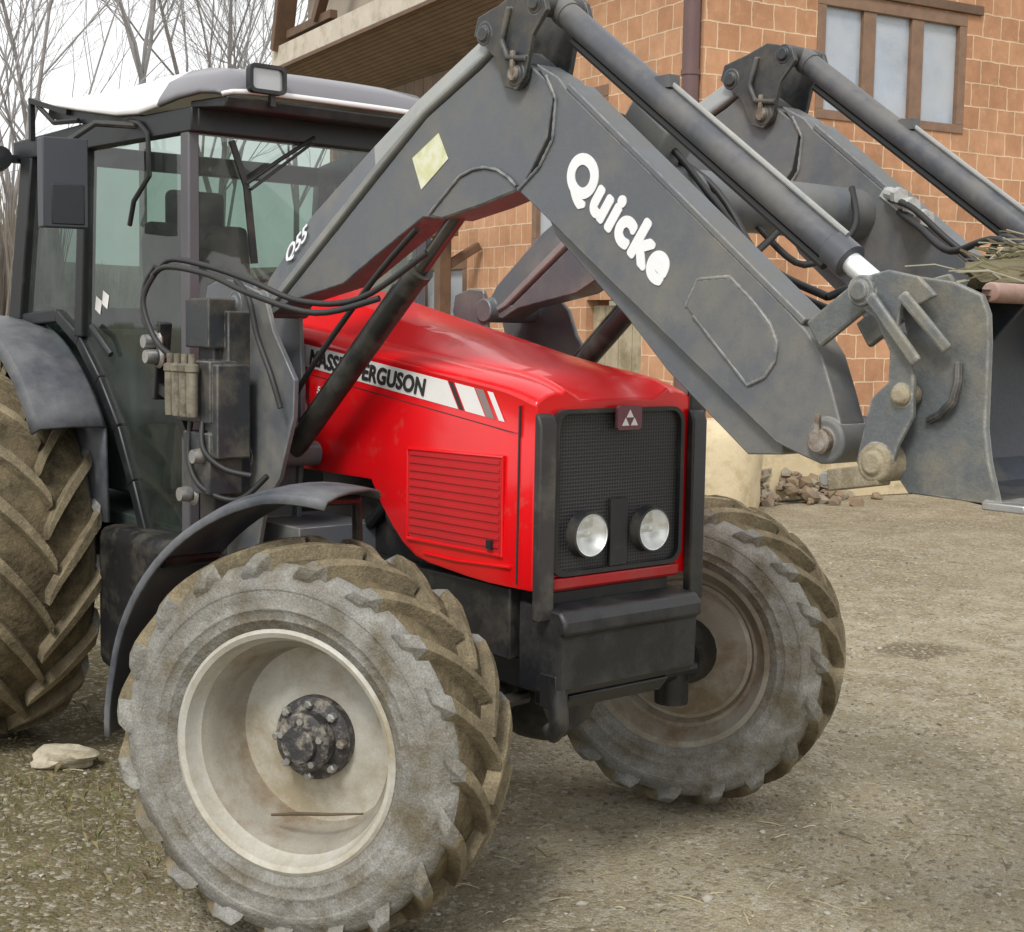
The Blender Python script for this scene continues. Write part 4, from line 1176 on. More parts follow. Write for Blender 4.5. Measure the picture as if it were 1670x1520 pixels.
# cross tube and hoses between the arms
ct = MB()
ct.tube([(0.86, NY + 0.05, 2.06), (0.86, FY - 0.05, 2.06)], 0.075, 28)
ct.build("cross_tube", loader_grey, T, smooth=40)
tbx = MB()
tbx.box((0.80, NY + 0.16, 2.215), (0.16, 0.12, 0.12), Matrix.Rotation(R(38), 3, 'Y'))
tbx.build("valve_box", loader_light, T, smooth=30, bevel=0.008)
hz = [
    [(0.70, -0.36, 2.28), (0.84, -0.30, 2.20), (1.0, -0.28, 2.04), (1.20, -0.32, 1.88), (1.42, -0.36, 1.80)],
    [(0.70, -0.33, 2.25), (0.92, -0.22, 2.10), (1.08, -0.22, 1.92), (1.26, -0.30, 1.82), (1.46, -0.36, 1.76)],
    [(0.85, 0.10, 2.13), (0.95, 0.05, 2.02), (0.98, -0.1, 1.92), (1.1, -0.28, 1.88)],
    [(0.90, 0.40, 2.13), (1.0, 0.28, 2.00), (0.98, 0.1, 1.90), (0.9, 0.0, 2.0)],
    [(-1.02, -0.78, 1.90), (-0.88, -0.80, 1.925), (-0.66, -0.78, 1.895), (-0.48, -0.74, 1.85), (-0.32, -0.66, 1.79), (-0.12, -0.58, 1.80), (0.10, -0.50, 1.93)],
    [(-1.03, -0.80, 1.875), (-0.88, -0.82, 1.90), (-0.64, -0.80, 1.87), (-0.45, -0.76, 1.81), (-0.24, -0.66, 1.755), (-0.05, -0.56, 1.80)],
    [(-1.03, -0.79, 1.905), (-1.09, -0.80, 1.84), (-1.06, -0.82, 1.74), (-0.98, -0.82, 1.67), (-0.90, -0.80, 1.60)],
    [(-1.00, -0.80, 1.89), (-1.04, -0.83, 1.79), (-0.97, -0.82, 1.66), (-0.87, -0.80, 1.60), (-0.82, -0.80, 1.54)],
    [(-0.72, -0.66, 1.86), (-0.62, -0.67, 1.80), (-0.565, -0.67, 1.68), (-0.48, -0.67, 1.56), (-0.44, -0.66, 1.46)],
    [(-0.80, -0.78, 1.42), (-0.78, -0.80, 1.28), (-0.70, -0.79, 1.19), (-0.60, -0.72, 1.16), (-0.52, -0.66, 1.24)],
    [(-0.72, -0.78, 1.42), (-0.68, -0.80, 1.32), (-0.62, -0.76, 1.26), (-0.55, -0.70, 1.24)],
    [(-0.70, -0.52, 1.32), (-0.60, -0.52, 1.47), (-0.45, -0.515, 1.62), (-0.15, -0.51, 1.86), (0.05, -0.50, 2.0)],
]
hz += [
    [(0.98, 0.47, 2.10), (1.12, 0.38, 2.06), (1.26, 0.36, 1.96), (1.40, 0.40, 1.86), (1.52, 0.44, 1.84)],
    [(1.02, 0.46, 2.06), (1.20, 0.30, 2.00), (1.36, 0.20, 1.93), (1.52, 0.16, 1.95), (1.64, 0.20, 1.86)],
    [(1.30, 0.46, 1.92), (1.42, 0.34, 1.97), (1.55, 0.26, 1.92), (1.62, 0.30, 1.82)],
    [(1.42, -0.36, 1.80), (1.52, -0.30, 1.84), (1.60, -0.22, 1.80), (1.66, -0.20, 1.72)],
]
ftg = MB()
for (x, y, z) in ((0.985, 0.455, 2.115), (1.03, 0.45, 2.085), (1.075, 0.45, 2.05)):
    ftg.tube([(x, y, z), (x + 0.05, y - 0.03, z - 0.012)], 0.018, 10); ftg.tube([(x + 0.05, y - 0.03, z - 0.012), (x + 0.07, y - 0.04, z - 0.015)], 0.024, 6)
ftg.box((1.02, 0.48, 2.075), (0.16, 0.03, 0.03), Matrix.Rotation(R(36), 3, 'Y'))
ftg.build("hose_fitting", M("pale_fitting", (0.55, 0.55, 0.53), 0.45, 0.4, 0.15, 20, dirt=(0.25, 0.23, 0.2), dscale=20, damt=0.42), T, smooth=35)
for P in hz:
    # smooth the path
    Pv = [Vector(p) for p in P]
    pts = []
    for i in range(len(Pv) - 1):
        p0 = Pv[max(i - 1, 0)]; p1 = Pv[i]; p2 = Pv[i + 1]; p3 = Pv[min(i + 2, len(Pv) - 1)]
        for k in range(6):
            t = k / 6
            pts.append(0.5 * ((2 * p1) + (p2 - p0) * t + (2 * p0 - 5 * p1 + 4 * p2 - p3) * t * t + (3 * p1 - p0 - 3 * p2 + p3) * t ** 3))
    pts.append(Pv[-1])
    h = MB(); h.tube(pts, 0.0095, 8); h.build("hydraulic_hose", rubber, T, smooth=60)

# hydraulic coupling block next to the tower
vb = MB()
vb.box((-0.77, -0.74, 1.50), (0.23, 0.10, 0.20), mi=0)
vb.box((-0.75, -0.73, 1.27), (0.18, 0.12, 0.20), mi=0)
vb.box((-0.80, -0.71, 1.72), (0.16, 0.10, 0.16), mi=0)
vb.beam((-0.80, -0.70, 0.92), (-0.80, -0.70, 1.80), 0.10, 0.05, mi=0)
vb.box((-0.66, -0.72, 1.44), (0.07, 0.12, 0.30), mi=0)
vb.box((-0.78, -0.655, 1.45), (0.16, 0.09, 0.62), mi=0)
VB = vb.build("valve_block", loader_dark, T, smooth=30, bevel=0.006)
for k, x in enumerate((-0.865, -0.815, -0.765, -0.715)):
    cp = MB()
    cp.lathe([(0, -0.085), (0.017, -0.085), (0.019, -0.06), (0.019, 0.055), (0.023, 0.06), (0.023, 0.08), (0.012, 0.085), (0.012, 0.115), (0, 0.115)], 14, axis='z', c=(x, -0.82, 1.505))
    cp.build("coupling", brass, VB, smooth=35)
for (x, y, z) in ((-1.045, -0.80, 1.655), (-1.03, -0.80, 1.605), (-0.70, -0.80, 1.295), (-0.79, -0.80, 1.165)):
    cp = MB()
    cp.lathe([(0, -0.03), (0.022, -0.03), (0.026, 0.0), (0.022, 0.02), (0.014, 0.03), (0, 0.03)], 14, axis='y', c=(x, y, z))
    cp.lathe([(0.030, -0.01), (0.040, 0.0), (0.030, 0.01)], 14, axis='y', c=(x, y + 0.02, z))
    cp.build("coupling", steel, VB, smooth=35)
cr = MB()
cr.beam((-1.07, -0.76, 1.46), (-1.03, -0.76, 1.72), 0.05, 0.03)
cr.beam((-1.07, -0.76, 1.50), (-0.82, -0.74, 1.43), 0.03, 0.04)
cr.beam((-0.95, -0.76, 1.45), (-0.86, -0.74, 1.30), 0.03, 0.03)
cr.build("coupling_bracket", black_plain, T, smooth=30, bevel=0.005)

# bucket with carrier brackets and link rods
BK = MB()
side = [(1.72, 1.815), (1.775, 1.833), (1.850, 1.822), (1.912, 1.797), (1.928, 1.760), (1.933, 1.705), (1.934, 1.542), (1.945, 1.480), (1.970, 1.398), (1.768, 1.402), (1.735, 1.44), (1.735, 1.60), (1.755, 1.70)]
BY0, BY1 = -0.53, 0.95
BK.prism(side, BY0, BY0 + 0.018, mi=0)
BK.prism(side, BY1 - 0.018, BY1, mi=0)
# curved shell between the sides
shell = [(1.915, 1.795), (1.80, 1.80), (1.762, 1.72), (1.752, 1.56), (1.770, 1.46), (1.82, 1.418), (1.970, 1.402)]
n = len(shell); V = []; F = []
for y in (BY0 + 0.018, BY1 - 0.018):
    V += [(x, y, z) for x, z in shell]
for i in range(n - 1): F.append((i, i + 1, n + i + 1, n + i))
BK.add(V, F, 1)
V = []
for y in (BY0 + 0.018, BY1 - 0.018):
    V += [(x - 0.014 if z < 1.79 else x, y, z - (0.012 if z < 1.5 else -0.012 if z > 1.79 else 0)) for x, z in shell]
BK.add(V, F, 0)
for k in range(5):
    y = BY0 + 0.19 + k * 0.27
    BK.prism([(1.79, 1.79), (1.90, 1.79), (1.78, 1.66), (1.762, 1.66)], y, y + 0.012, mi=1)
# cutting edge and rusty top rail
BK.box((1.985, (BY0 + BY1) / 2, 1.396), (0.09, BY1 - BY0 + 0.02, 0.016), mi=2)
BK.tube([(1.912, BY0 + 0.03, 1.802), (1.912, BY1 - 0.01, 1.802)], 0.020, 14, mi=3)
BUC = BK.build("bucket", [bucket_grey, bucket_in, steel, rust], T, smooth=30, bevel=0.003)
for cy in (NY, FY):
    k = MB()
    # carrier cheek with two bosses
    sg = -1 if cy < 0 else 1
    chk = [(1.635, 1.800), (1.668, 1.833), (1.730, 1.846), (1.800, 1.832), (1.842, 1.795), (1.800, 1.775), (1.765, 1.790), (1.758, 1.735), (1.800, 1.640), (1.802, 1.560), (1.770, 1.500), (1.752, 1.435), (1.722, 1.415), (1.690, 1.425), (1.672, 1.462), (1.702, 1.590), (1.742, 1.625), (1.742, 1.685), (1.702, 1.752), (1.655, 1.778)]
    outer_y = (cy - 0.125, cy - 0.111) if cy < 0 else (cy - 0.099, cy - 0.085)
    chk_in = [(min(x, 1.742), z) for x, z in chk[:4]] + [(1.742, 1.60), (1.742, 1.50), (1.735, 1.43)] + chk[12:]
    k.prism(chk if cy < 0 else chk_in, outer_y[0], outer_y[1], mi=0)
    k.prism(chk_in, cy + 0.085, cy + 0.099, mi=0)
    k.lathe([(0, -0.145), (0.022, -0.145), (0.024, -0.138), (0.036, -0.138), (0.040, -0.130), (0.040, 0.10), (0, 0.10)], 20, c=(1.722 if cy < 0 else 1.700, cy, 1.462), mi=1)
    k.lathe([(0, -0.142), (0.020, -0.142), (0.022, -0.134), (0.032, -0.134), (0.034, 0.10), (0, 0.10)], 18, c=(1.672, cy, 1.805), mi=0)
    if cy < 0: k.lathe([(0, -0.140), (0.014, -0.140), (0.022, -0.130), (0.022, -0.085), (0, -0.085)], 16, c=(1.775, cy, 1.600), mi=1)
    k.beam((1.735, cy - 0.118, 1.440), (1.600, cy - 0.10, 1.415), 0.04, 0.045, mi=1)
    k.lathe([(0, -0.012), (0.016, -0.012), (0.016, 0.012), (0, 0.012)], 10, c=(1.585, cy - 0.10, 1.416), mi=3)
    k.build("carrier_bracket", [bucket_grey, muddy, loader_dark, steel], T, smooth=30, bevel=0.005)
    for (p, q, w_, h_) in (((1.525, cy - 0.085, 1.715), (1.665, cy - 0.085, 1.812), 0.018, 0.065), ((1.525, cy + 0.085, 1.715), (1.665, cy + 0.085, 1.812), 0.018, 0.065),
                           ((1.700, cy - 0.138, 1.795), (1.815, cy - 0.138, 1.665), 0.014, 0.026), ((1.775, cy - 0.138, 1.798), (1.862, cy - 0.105, 1.690), 0.014, 0.024)):
        if cy > 0 and p[0] > 1.69: continue
        l = MB(); l.beam(p, q, w_, h_)
        l.build("link_rod", bucket_grey, T, smooth=30, bevel=0.006)
cbx = MB()
cbx.prism([(1.70, 1.50), (1.735, 1.50), (1.750, 1.60), (1.745, 1.72), (1.71, 1.74), (1.705, 1.62)], NY + 0.10, FY - 0.10)
cbx.tube([(1.675, NY + 0.09, 1.47), (1.675, FY - 0.09, 1.47)], 0.045, 16)
cbx.build("carrier_crossbar", loader_dark, T, smooth=30, bevel=0.004)
# curved grab handle welded on the bucket side
gh = MB()
gh.tube([(1.872, BY0 - 0.004, 1.665), (1.880, BY0 - 0.016, 1.630), (1.872, BY0 - 0.018, 1.592), (1.845, BY0 - 0.016, 1.565), (1.812, BY0 - 0.004, 1.552)], 0.009, 8)
gh.build("grab_handle", loader_dark, BUC, smooth=40)

# a stick caught in the hollow of the near rim
sk = MB()
sk.tube([(0.043, -0.975, 0.356), (0.12, -0.935, 0.372), (0.21, -0.892, 0.386), (0.30, -0.842, 0.402)], [0.004, 0.006, 0.005, 0.003], 6)
o = sk.build("stick", M("dark_stick", (0.10, 0.075, 0.045), 0.9, 0, 0.3), None, smooth=60)
tag(o, "thin dark stick lying across the bottom of the cream wheel rim", "stick")

# muddy straw lying on the bucket top
stw = MB(); rnd = random.Random(11)
for i in range(600):
    x = 1.66 + 0.20 * rnd.random(); y = rnd.gauss(0.06, 0.13)
    z = 1.845 + (0.09 * rnd.random() ** 1.5) * max(0.1, 1 - abs(y - 0.0) * 2.2)
    a = rnd.gauss(R(60), 0.55); l = 0.05 + 0.14 * rnd.random(); e = rnd.gauss(0, 0.22)
    d = Vector((math.cos(a), math.sin(a), e)) * l / 2
    p = Vector((x, y, z))
    stw.tube([p - d, p + Vector((0.01 * rnd.gauss(0, 1), 0.01 * rnd.gauss(0, 1), 0.012 * rnd.random())), p + d * (0.7 + 0.5 * rnd.random()) + Vector((0, 0, rnd.gauss(-0.006, 0.012)))], 0.0016 + 0.0022 * rnd.random() ** 2, 4, mi=0 if rnd.random() < 0.45 else (1 if rnd.random() < 0.65 else 2))
for i in range(5):
    p = Vector((1.70 + 0.06 * rnd.random(), rnd.gauss(0.05, 0.15), 1.885 + 0.03 * rnd.random())); a = rnd.gauss(R(55), 0.25); l = 0.07 + 0.06 * rnd.random()
    d = Vector((math.cos(a), math.sin(a), rnd.gauss(0, 0.06))) * l
    stw.tube([p - d, p + Vector((0, 0, 0.01)), p + d], [0.010, 0.009, 0.006], 6, mi=0 if i % 2 else 1)
vs, fs = stone_verts(0.14, (0.9, 2.2, 0.35), 9, 3)
stw.add([v + Vector((1.74, 0.02, 1.845)) for v in vs], fs, 1)
o = stw.build("straw", [M("pale_straw", (0.36, 0.335, 0.25), 0.85, 0, 0.3, 9), M("muddy_straw", (0.15, 0.125, 0.07), 0.9, 0, 0.3, 9, bump=0.5), M("olive_straw", (0.17, 0.16, 0.075), 0.9, 0, 0.3, 9)], None, smooth=50)
tag(o, "tangle of pale muddy straw and sticks on top of the loader bucket", "straw", kind='stuff')

# ------------------------------------------------------------------ house behind
KX = Vector((-6.311, 7.538, 0))
hz_ = math.atan2(0.190248, -0.981736)
HO = empty("brick_house", KX, hz_)
tag(HO, "unplastered orange hollow brick house with brown timber eave behind the tractor", "house")

def brick_mat(name, c1, c2, mortar, axis):
    m = bpy.data.materials.new(name); m.use_nodes = True
    nt = m.node_tree; L = nt.links.new; b = nt.nodes['Principled BSDF']
    tc = nt.nodes.new("ShaderNodeTexCoord")
    sp = nt.nodes.new("ShaderNodeSeparateXYZ"); L(tc.outputs['Object'], sp.inputs[0])
    cb = nt.nodes.new("ShaderNodeCombineXYZ")
    nw = _node(nt, "ShaderNodeTexNoise", Scale=1.6, Detail=4.0); L(tc.outputs['Object'], nw.inputs['Vector'])
    wob = nt.nodes.new("ShaderNodeMath"); wob.operation = 'MULTIPLY_ADD'; wob.inputs[1].default_value = 0.03
    L(nw.outputs[0], wob.inputs[0]); L(sp.outputs['Z'], wob.inputs[2])
    nw2 = _node(nt, "ShaderNodeTexNoise", Scale=7.0, Detail=5.0, Roughness=0.6); L(tc.outputs['Object'], nw2.inputs['Vector'])
    wz = nt.nodes.new("ShaderNodeMath"); wz.operation = 'MULTIPLY_ADD'; wz.inputs[1].default_value = 0.035; L(nw2.outputs[0], wz.inputs[0]); L(wob.outputs[0], wz.inputs[2])
    nw3 = _node(nt, "ShaderNodeTexNoise", Scale=5.0, Detail=5.0, Roughness=0.6)
    L(tc.outputs['Object'], nw3.inputs['Vector'])
    wu = nt.nodes.new("ShaderNodeMath"); wu.operation = 'MULTIPLY_ADD'; wu.inputs[1].default_value = 0.05; L(nw3.outputs[0], wu.inputs[0]); L(sp.outputs[axis], wu.inputs[2])
    L(wu.outputs[0], cb.inputs[0]); L(wz.outputs[0], cb.inputs[1])
    br = nt.nodes.new("ShaderNodeTexBrick")
    br.offset = 0.5; br.offset_frequency = 2; br.squash = 1.0
    br.inputs['Scale'].default_value = 1.0
    br.inputs['Brick Width'].default_value = 0.275; br.inputs['Row Height'].default_value = 0.25
    br.inputs['Mortar Size'].default_value = 0.009; br.inputs['Mortar Smooth'].default_value = 0.25; br.inputs['Bias'].default_value = -0.15
    br.inputs['Color1'].default_value = c4(c1); br.inputs['Color2'].default_value = c4(c2); br.inputs['Mortar'].default_value = c4(mortar)
    L(cb.outputs[0], br.inputs['Vector'])
    n2 = _node(nt, "ShaderNodeTexNoise", Scale=5.0, Detail=8.0, Roughness=0.7); L(tc.outputs['Object'], n2.inputs['Vector'])
    n3 = _node(nt, "ShaderNodeTexNoise", Scale=0.8, Detail=3.0); L(tc.outputs['Object'], n3.inputs['Vector'])
    ad = nt.nodes.new("ShaderNodeMath"); ad.operation = 'ADD'; L(n2.outputs[0], ad.inputs[0]); L(n3.outputs[0], ad.inputs[1])
    mr = nt.nodes.new("ShaderNodeMapRange"); mr.inputs[1].default_value = 0.6; mr.inputs[2].default_value = 1.4; mr.inputs[3].default_value = 0.66; mr.inputs[4].default_value = 1.32
    L(ad.outputs[0], mr.inputs[0])
    sc = nt.nodes.new("ShaderNodeVectorMath"); sc.operation = 'SCALE'; L(br.outputs[0], sc.inputs[0]); L(mr.outputs[0], sc.inputs['Scale'])
    # smeared mortar
    n4 = _node(nt, "ShaderNodeTexNoise", Scale=9.0, Detail=6.0, Roughness=0.7); L(tc.outputs['Object'], n4.inputs['Vector'])
    m4 = nt.nodes.new("ShaderNodeMapRange"); m4.inputs[1].default_value = 0.57; m4.inputs[2].default_value = 0.75; m4.inputs[4].default_value = 0.5
    L(n4.outputs[0], m4.inputs[0])
    mx = nt.nodes.new("ShaderNodeMix"); mx.data_type = 'RGBA'; L(m4.outputs[0], mx.inputs[0]); L(sc.outputs[0], mx.inputs[6]); mx.inputs[7].default_value = c4(mortar)
    L(mx.outputs[2], b.inputs['Base Color'])
    b.inputs['Roughness'].default_value = 0.9; b.inputs['Specular IOR Level'].default_value = 0.2
    bp = nt.nodes.new("ShaderNodeBump"); bp.inputs['Strength'].default_value = 0.6; bp.inputs['Distance'].default_value = 0.02
    inv = nt.nodes.new("ShaderNodeMath"); inv.operation = 'MULTIPLY_ADD'; inv.inputs[1].default_value = 0.25; L(n2.outputs[0], inv.inputs[0]); L(br.outputs['Fac'], inv.inputs[2])
    L(inv.outputs[0], bp.inputs['Height']); L(bp.outputs[0], b.inputs['Normal'])
    return m
brick_side = brick_mat("hollow_brick_side", (0.47, 0.255, 0.145), (0.37, 0.19, 0.105), (0.62, 0.45, 0.30), 1)  # same brick as the front, darkened for the dimmer light on this wall
brick_front = brick_mat("hollow_brick_front", (0.53, 0.30, 0.175), (0.43, 0.225, 0.125), (0.64, 0.47, 0.32), 0)  # paler copy: the brighter light on this wall is put into the colour
wood_brown = M("brown_timber", (0.125, 0.072, 0.042), 0.65, 0, 0.3, 5, bump=0.1, bscale=30)
wood_frame = M("window_timber", (0.20, 0.12, 0.075), 0.6, 0, 0.25, 6)
soffit_m = M("soffit_boards", (0.20, 0.145, 0.10), 0.75, 0, 0.25, 3)
fascia_m = M("cream_fascia", (0.56, 0.50, 0.41), 0.7, 0, 0.12, 3, dirt=(0.40, 0.34, 0.25), dscale=4, damt=0.42)
beige = M("beige_plaster", (0.42, 0.36, 0.29), 0.9, 0, 0.08, 3)
plinth_m = M("sandy_plaster", (0.56, 0.46, 0.29), 0.9, 0, 0.15, 4, dirt=(0.38, 0.30, 0.18), dscale=4, damt=0.42, bump=0.3, bscale=20)
pane_m = M("window_pane", (0.33, 0.375, 0.44), 0.10, 0.0, 0.30, 1.6, dirt=(0.42, 0.44, 0.46), dscale=1.2, damt=0.48, dsoft=0.25, spec=0.9)  # grey-blue reflection painted as colour, varied by the noise and dirt mix
room_dark = M("dark_room", (0.03, 0.028, 0.025), 0.9)
pipe_m = M("maroon_downpipe", (0.125, 0.070, 0.068), 0.5, 0, 0.15, 4)

def wall(name, axis, L_, z0, z1, ops, mat, sgn, th=0.30):
    """wall in the plane axis=0 of the house frame, running along the other axis; outside towards +Y or -X"""
    us = sorted(set([0.0, L_] + [v for o in ops for v in o[:2]])); zs = sorted(set([z0, z1] + [v for o in ops for v in o[2:]]))
    b = MB()
    def P(u, z, d):
        return (u, -d, z) if axis == 'y' else (d, -u, z)
    for i in range(len(us) - 1):
        for j in range(len(zs) - 1):
            if any(o[0] <= us[i] and us[i + 1] <= o[1] and o[2] <= zs[j] and zs[j + 1] <= o[3] for o in ops): continue
            b.add([P(us[i], zs[j], 0), P(us[i + 1], zs[j], 0), P(us[i + 1], zs[j + 1], 0), P(us[i], zs[j + 1], 0)], [(0, 1, 2, 3)])
    for (a, c, d, e) in ops:
        Q = [(a, d), (c, d), (c, e), (a, e)]
        for k in range(4):
            p, q = Q[k], Q[(k + 1) % 4]
            b.add([P(p[0], p[1], 0), P(q[0], q[1], 0), P(q[0], q[1], th), P(p[0], p[1], th)], [(0, 1, 2, 3)])
    # outer ends
    b.add([P(L_, z0, 0), P(L_, z1, 0), P(L_, z1, th), P(L_, z0, th)], [(0, 1, 2, 3)])
    return b.build(name, mat, HO, smooth=0)
WIN_R = (1.44, 3.46, 3.93, 5.12)
WIN_L = (1.72, 3.26, 2.70, 4.30)
DOOR_L = (0.95, 2.05, 0.0, 2.05)
WIN_L2 = (5.0, 6.3, 1.15, 2.55)
wall("side_wall", 'x', 11.0, 0.0, 7.2, [WIN_R], brick_side, 1)
wall("front_wall", 'y', 9.7, 0.0, 7.2, [WIN_L, DOOR_L, WIN_L2], brick_front, 1)

def win(axis, u0, u1, z0, z1, panes, name="window", curtain=True):
    fr = MB(); d = 0.06
    def P(u, z, dd): return (u, -dd, z) if axis == 'y' else (dd, -u, z)
    def bar(a, c, e, f, d0, d1):
        V = [P(u, z, dd) for u in (a, c) for z in (e, f) for dd in (d0, d1)]
        fr.add(V, [(0, 1, 3, 2), (4, 6, 7, 5), (0, 4, 5, 1), (2, 3, 7, 6), (0, 2, 6, 4), (1, 5, 7, 3)])
    w = 0.075
    bar(u0 - 0.03, u1 + 0.03, z0 - 0.02, z0 + w, -0.015, 0.12); bar(u0 - 0.03, u1 + 0.03, z1 - w, z1 + 0.05, -0.015, 0.12)
    bar(u0 - 0.03, u0 + w, z0 + w, z1 - w, -0.012, 0.12); bar(u1 - w, u1 + 0.03, z0 + w, z1 - w, -0.012, 0.12)
    for k in range(1, panes):
        u = u0 + (u1 - u0) * k / panes
        bar(u - 0.085, u + 0.085, z0 + w, z1 - w, 0.0, 0.12)
    o = fr.build(name, wood_frame, HO, smooth=0, bevel=0.006)
    pn = MB()
    for k in range(panes):
        a = u0 + (u1 - u0) * k / panes + 0.09; c = u0 + (u1 - u0) * (k + 1) / panes - 0.09
        pn.add([P(a - 0.03, z0 + w - 0.02, 0.05), P(c + 0.03, z0 + w - 0.02, 0.05), P(c + 0.03, z1 - w + 0.02, 0.05), P(a - 0.03, z1 - w + 0.02, 0.05)], [(0, 1, 2, 3)])
    pn.build("pane", pane_m, o, smooth=0)
    return o
win('x', *WIN_R, 3)
win('y', *WIN_L, 2)
win('y', *WIN_L2, 2)
# timber lintel over the side window
lt = MB(); lt.box((-0.012, -2.45, 5.235), (0.06, 2.5, 0.10)); lt.build("lintel", wood_brown, HO, smooth=0, bevel=0.008)
# board door
dm = MB()
for k in range(8):
    u = 0.99 + k * 0.1325
    dm.box((u + 0.064, -0.10 - 0.004 * (k % 2), 1.0), (0.124, 0.03, 1.98))
DO = dm.build("door", M("weathered_boards", (0.36, 0.30, 0.205), 0.85, 0, 0.25, 5, dirt=(0.22, 0.18, 0.10), dscale=4, damt=0.42, bump=0.2, bscale=40), HO, smooth=0, bevel=0.004)
# downpipe on the corner
dp = MB()
dp.tube([(0.08, 0.09, 0.1), (0.08, 0.09, 7.0)], 0.085, 16)
for z in (2.2, 4.2, 6.2): dp.tube([(0.08, 0.09, z), (0.08, 0.09, z + 0.05)], 0.095, 16)
dp.build("downpipe", pipe_m, HO, smooth=40)
cs = MB(); cs.box((-0.006, -0.10, 3.8), (0.03, 0.20, 6.6)); cs.box((0.10, 0.012, 3.8), (0.24, 0.03, 6.6))
# plinth
pl = MB()
pl.prism([(-0.06, 0.0), (0.0, 0.0), (0.0, 0.50), (-0.04, 0.50)], -11.0, 0.06)
pl.box((4.85, 0.03, 0.30), (9.7, 0.06, 0.60))
pl.build("plinth", plinth_m, HO, smooth=0, bevel=0.01)
for u in (4.55, 5.85):
    pp = MB(); pp.box((u, 0.55, 1.42), (0.16, 0.16, 2.84)); pp.beam((u, 0.55, 2.45), (u, 0.05, 2.75), 0.10, 0.10)
    pp.build("porch_post", wood_brown, HO, smooth=0, bevel=0.01)
pb = MB(); pb.box((5.2, 0.55, 2.91), (1.8, 0.18, 0.14)); pb.build("porch_beam", wood_brown, HO, smooth=0, bevel=0.01)
# eave of the left part: fascia, soffit, balcony panel and struts
ev = MB()
x0, x1 = 2.4, 9.35
ev.prism([(0.0, 5.05), (1.02, 5.52), (1.02, 5.58), (0.0, 5.15)], x0, x1, axis='x', mi=0)
for k in range(16):
    y = 0.06 + k * 0.062
    ev.box(((x0 + x1) / 2, y, 5.05 + y * 0.4608 - 0.012), (x1 - x0, 0.060, 0.006), Matrix.Rotation(R(24.7), 3, 'X'), mi=0)
SOF = ev.build("eave_soffit", [soffit_m], HO, smooth=0)
fs_ = MB()
fs_.box(((x0 + x1) / 2, 1.045, 5.665), (x1 - x0, 0.045, 0.29), mi=0)
fs_.box(((x0 + x1) / 2, 1.04, 5.495), (x1 - x0, 0.055, 0.05), mi=1)
fs_.build("fascia", [fascia_m, wood_brown], HO, smooth=0, bevel=0.006)
# band of dark brown panels on the wall under the eave
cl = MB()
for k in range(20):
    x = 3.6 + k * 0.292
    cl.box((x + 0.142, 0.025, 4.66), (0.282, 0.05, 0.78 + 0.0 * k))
cl.build("wall_panels", M("brown_wall_panels", (0.17, 0.115, 0.075), 0.7, 0, 0.3, 3), HO, smooth=0, bevel=0.006)
bp_ = MB()
bp_.box((5.6, 0.55, 6.75), (7.0, 0.10, 1.70))
bp_.build("balcony_panel", beige, HO, smooth=0, bevel=0.01)
ps = MB()
ps.beam((9.15, 1.0, 5.75), (8.55, 1.0, 7.6), 0.14, 0.30, up=(0, 1, 0))
ps.beam((8.9, 0.95, 5.95), (7.2, 0.95, 5.95), 0.12, 0.12, up=(0, 1, 0))
ps.beam((7.7, 1.0, 5.95), (6.3, 1.0, 7.6), 0.14, 0.14, up=(0, 1, 0))
ps.build("eave_strut", wood_brown, HO, smooth=0, bevel=0.01)
tr = MB(); tr.box((4.85, 0.4, 7.3), (9.4, 1.6, 0.15)); tr.box((0.15, -5.5, 7.3), (1.6, 11.4, 0.15))
tr.build("roof", wood_brown, HO, smooth=0)

# rubble heap by the house foot
rb = MB(); rnd = random.Random(21)
for i in range(150):
    u = rnd.gauss(0, 0.5); v = rnd.gauss(0, 0.35)
    h = max(0, 0.40 - 0.45 * math.hypot(u / 1.0, v / 0.7)) * rnd.random()
    r = 0.03 + 0.09 * rnd.random() ** 2
    vs, fs = stone_verts(r, (1, 0.8, 0.7), i, 1)
    rot = Matrix.Rotation(rnd.random() * 6, 3, 'Z') @ Matrix.Rotation(rnd.random() * 2, 3, 'X')
    rb.add([rot @ q + Vector((-6.05 + 0.2 * u + 0.5 * v, 8.5 + u, h + r * 0.3)) for q in vs], fs, rnd.randrange(3))
o = rb.build("rubble", [M("rubble_pale", (0.25, 0.215, 0.155), 0.95, 0, 0.3, 10), M("rubble_brown", (0.22, 0.16, 0.10), 0.95, 0, 0.3, 10), M("rubble_brick", (0.19, 0.145, 0.10), 0.95, 0, 0.3, 10)], None, smooth=30)
tag(o, "low heap of brown rubble and clods at the foot of the house wall", "rubble", kind='stuff')

# ------------------------------------------------------------------ far bank and bare trees
bank = MB()
pts = []
for i in range(60):
    a = R(118 + 70 * i / 59)
    row = []
    for j, (d, h) in enumerate(((40, 0.0), (48, 2.6), (58, 4.2), (90, 5.2), (140, 6.0), (260, 6.5))):
        x = 3.45 + d * math.cos(a); y = -2.98 + d * math.sin(a)
        row.append((x, y, h + (0.9 * noise.noise((x * 0.06, y * 0.06, 1)) if j else -0.3)))
    pts += row
F = [(i * 6 + j, i * 6 + j + 1, (i + 1) * 6 + j + 1, (i + 1) * 6 + j) for i in range(59) for j in range(5)]
bank.add(pts, F)
o = bank.build("hill", M("winter_bank", (0.18, 0.165, 0.12), 0.95, 0, 0.35, 0.5, dirt=(0.12, 0.13, 0.07), dscale=0.4, damt=0.48), None, smooth=180)
tag(o, kind='structure')

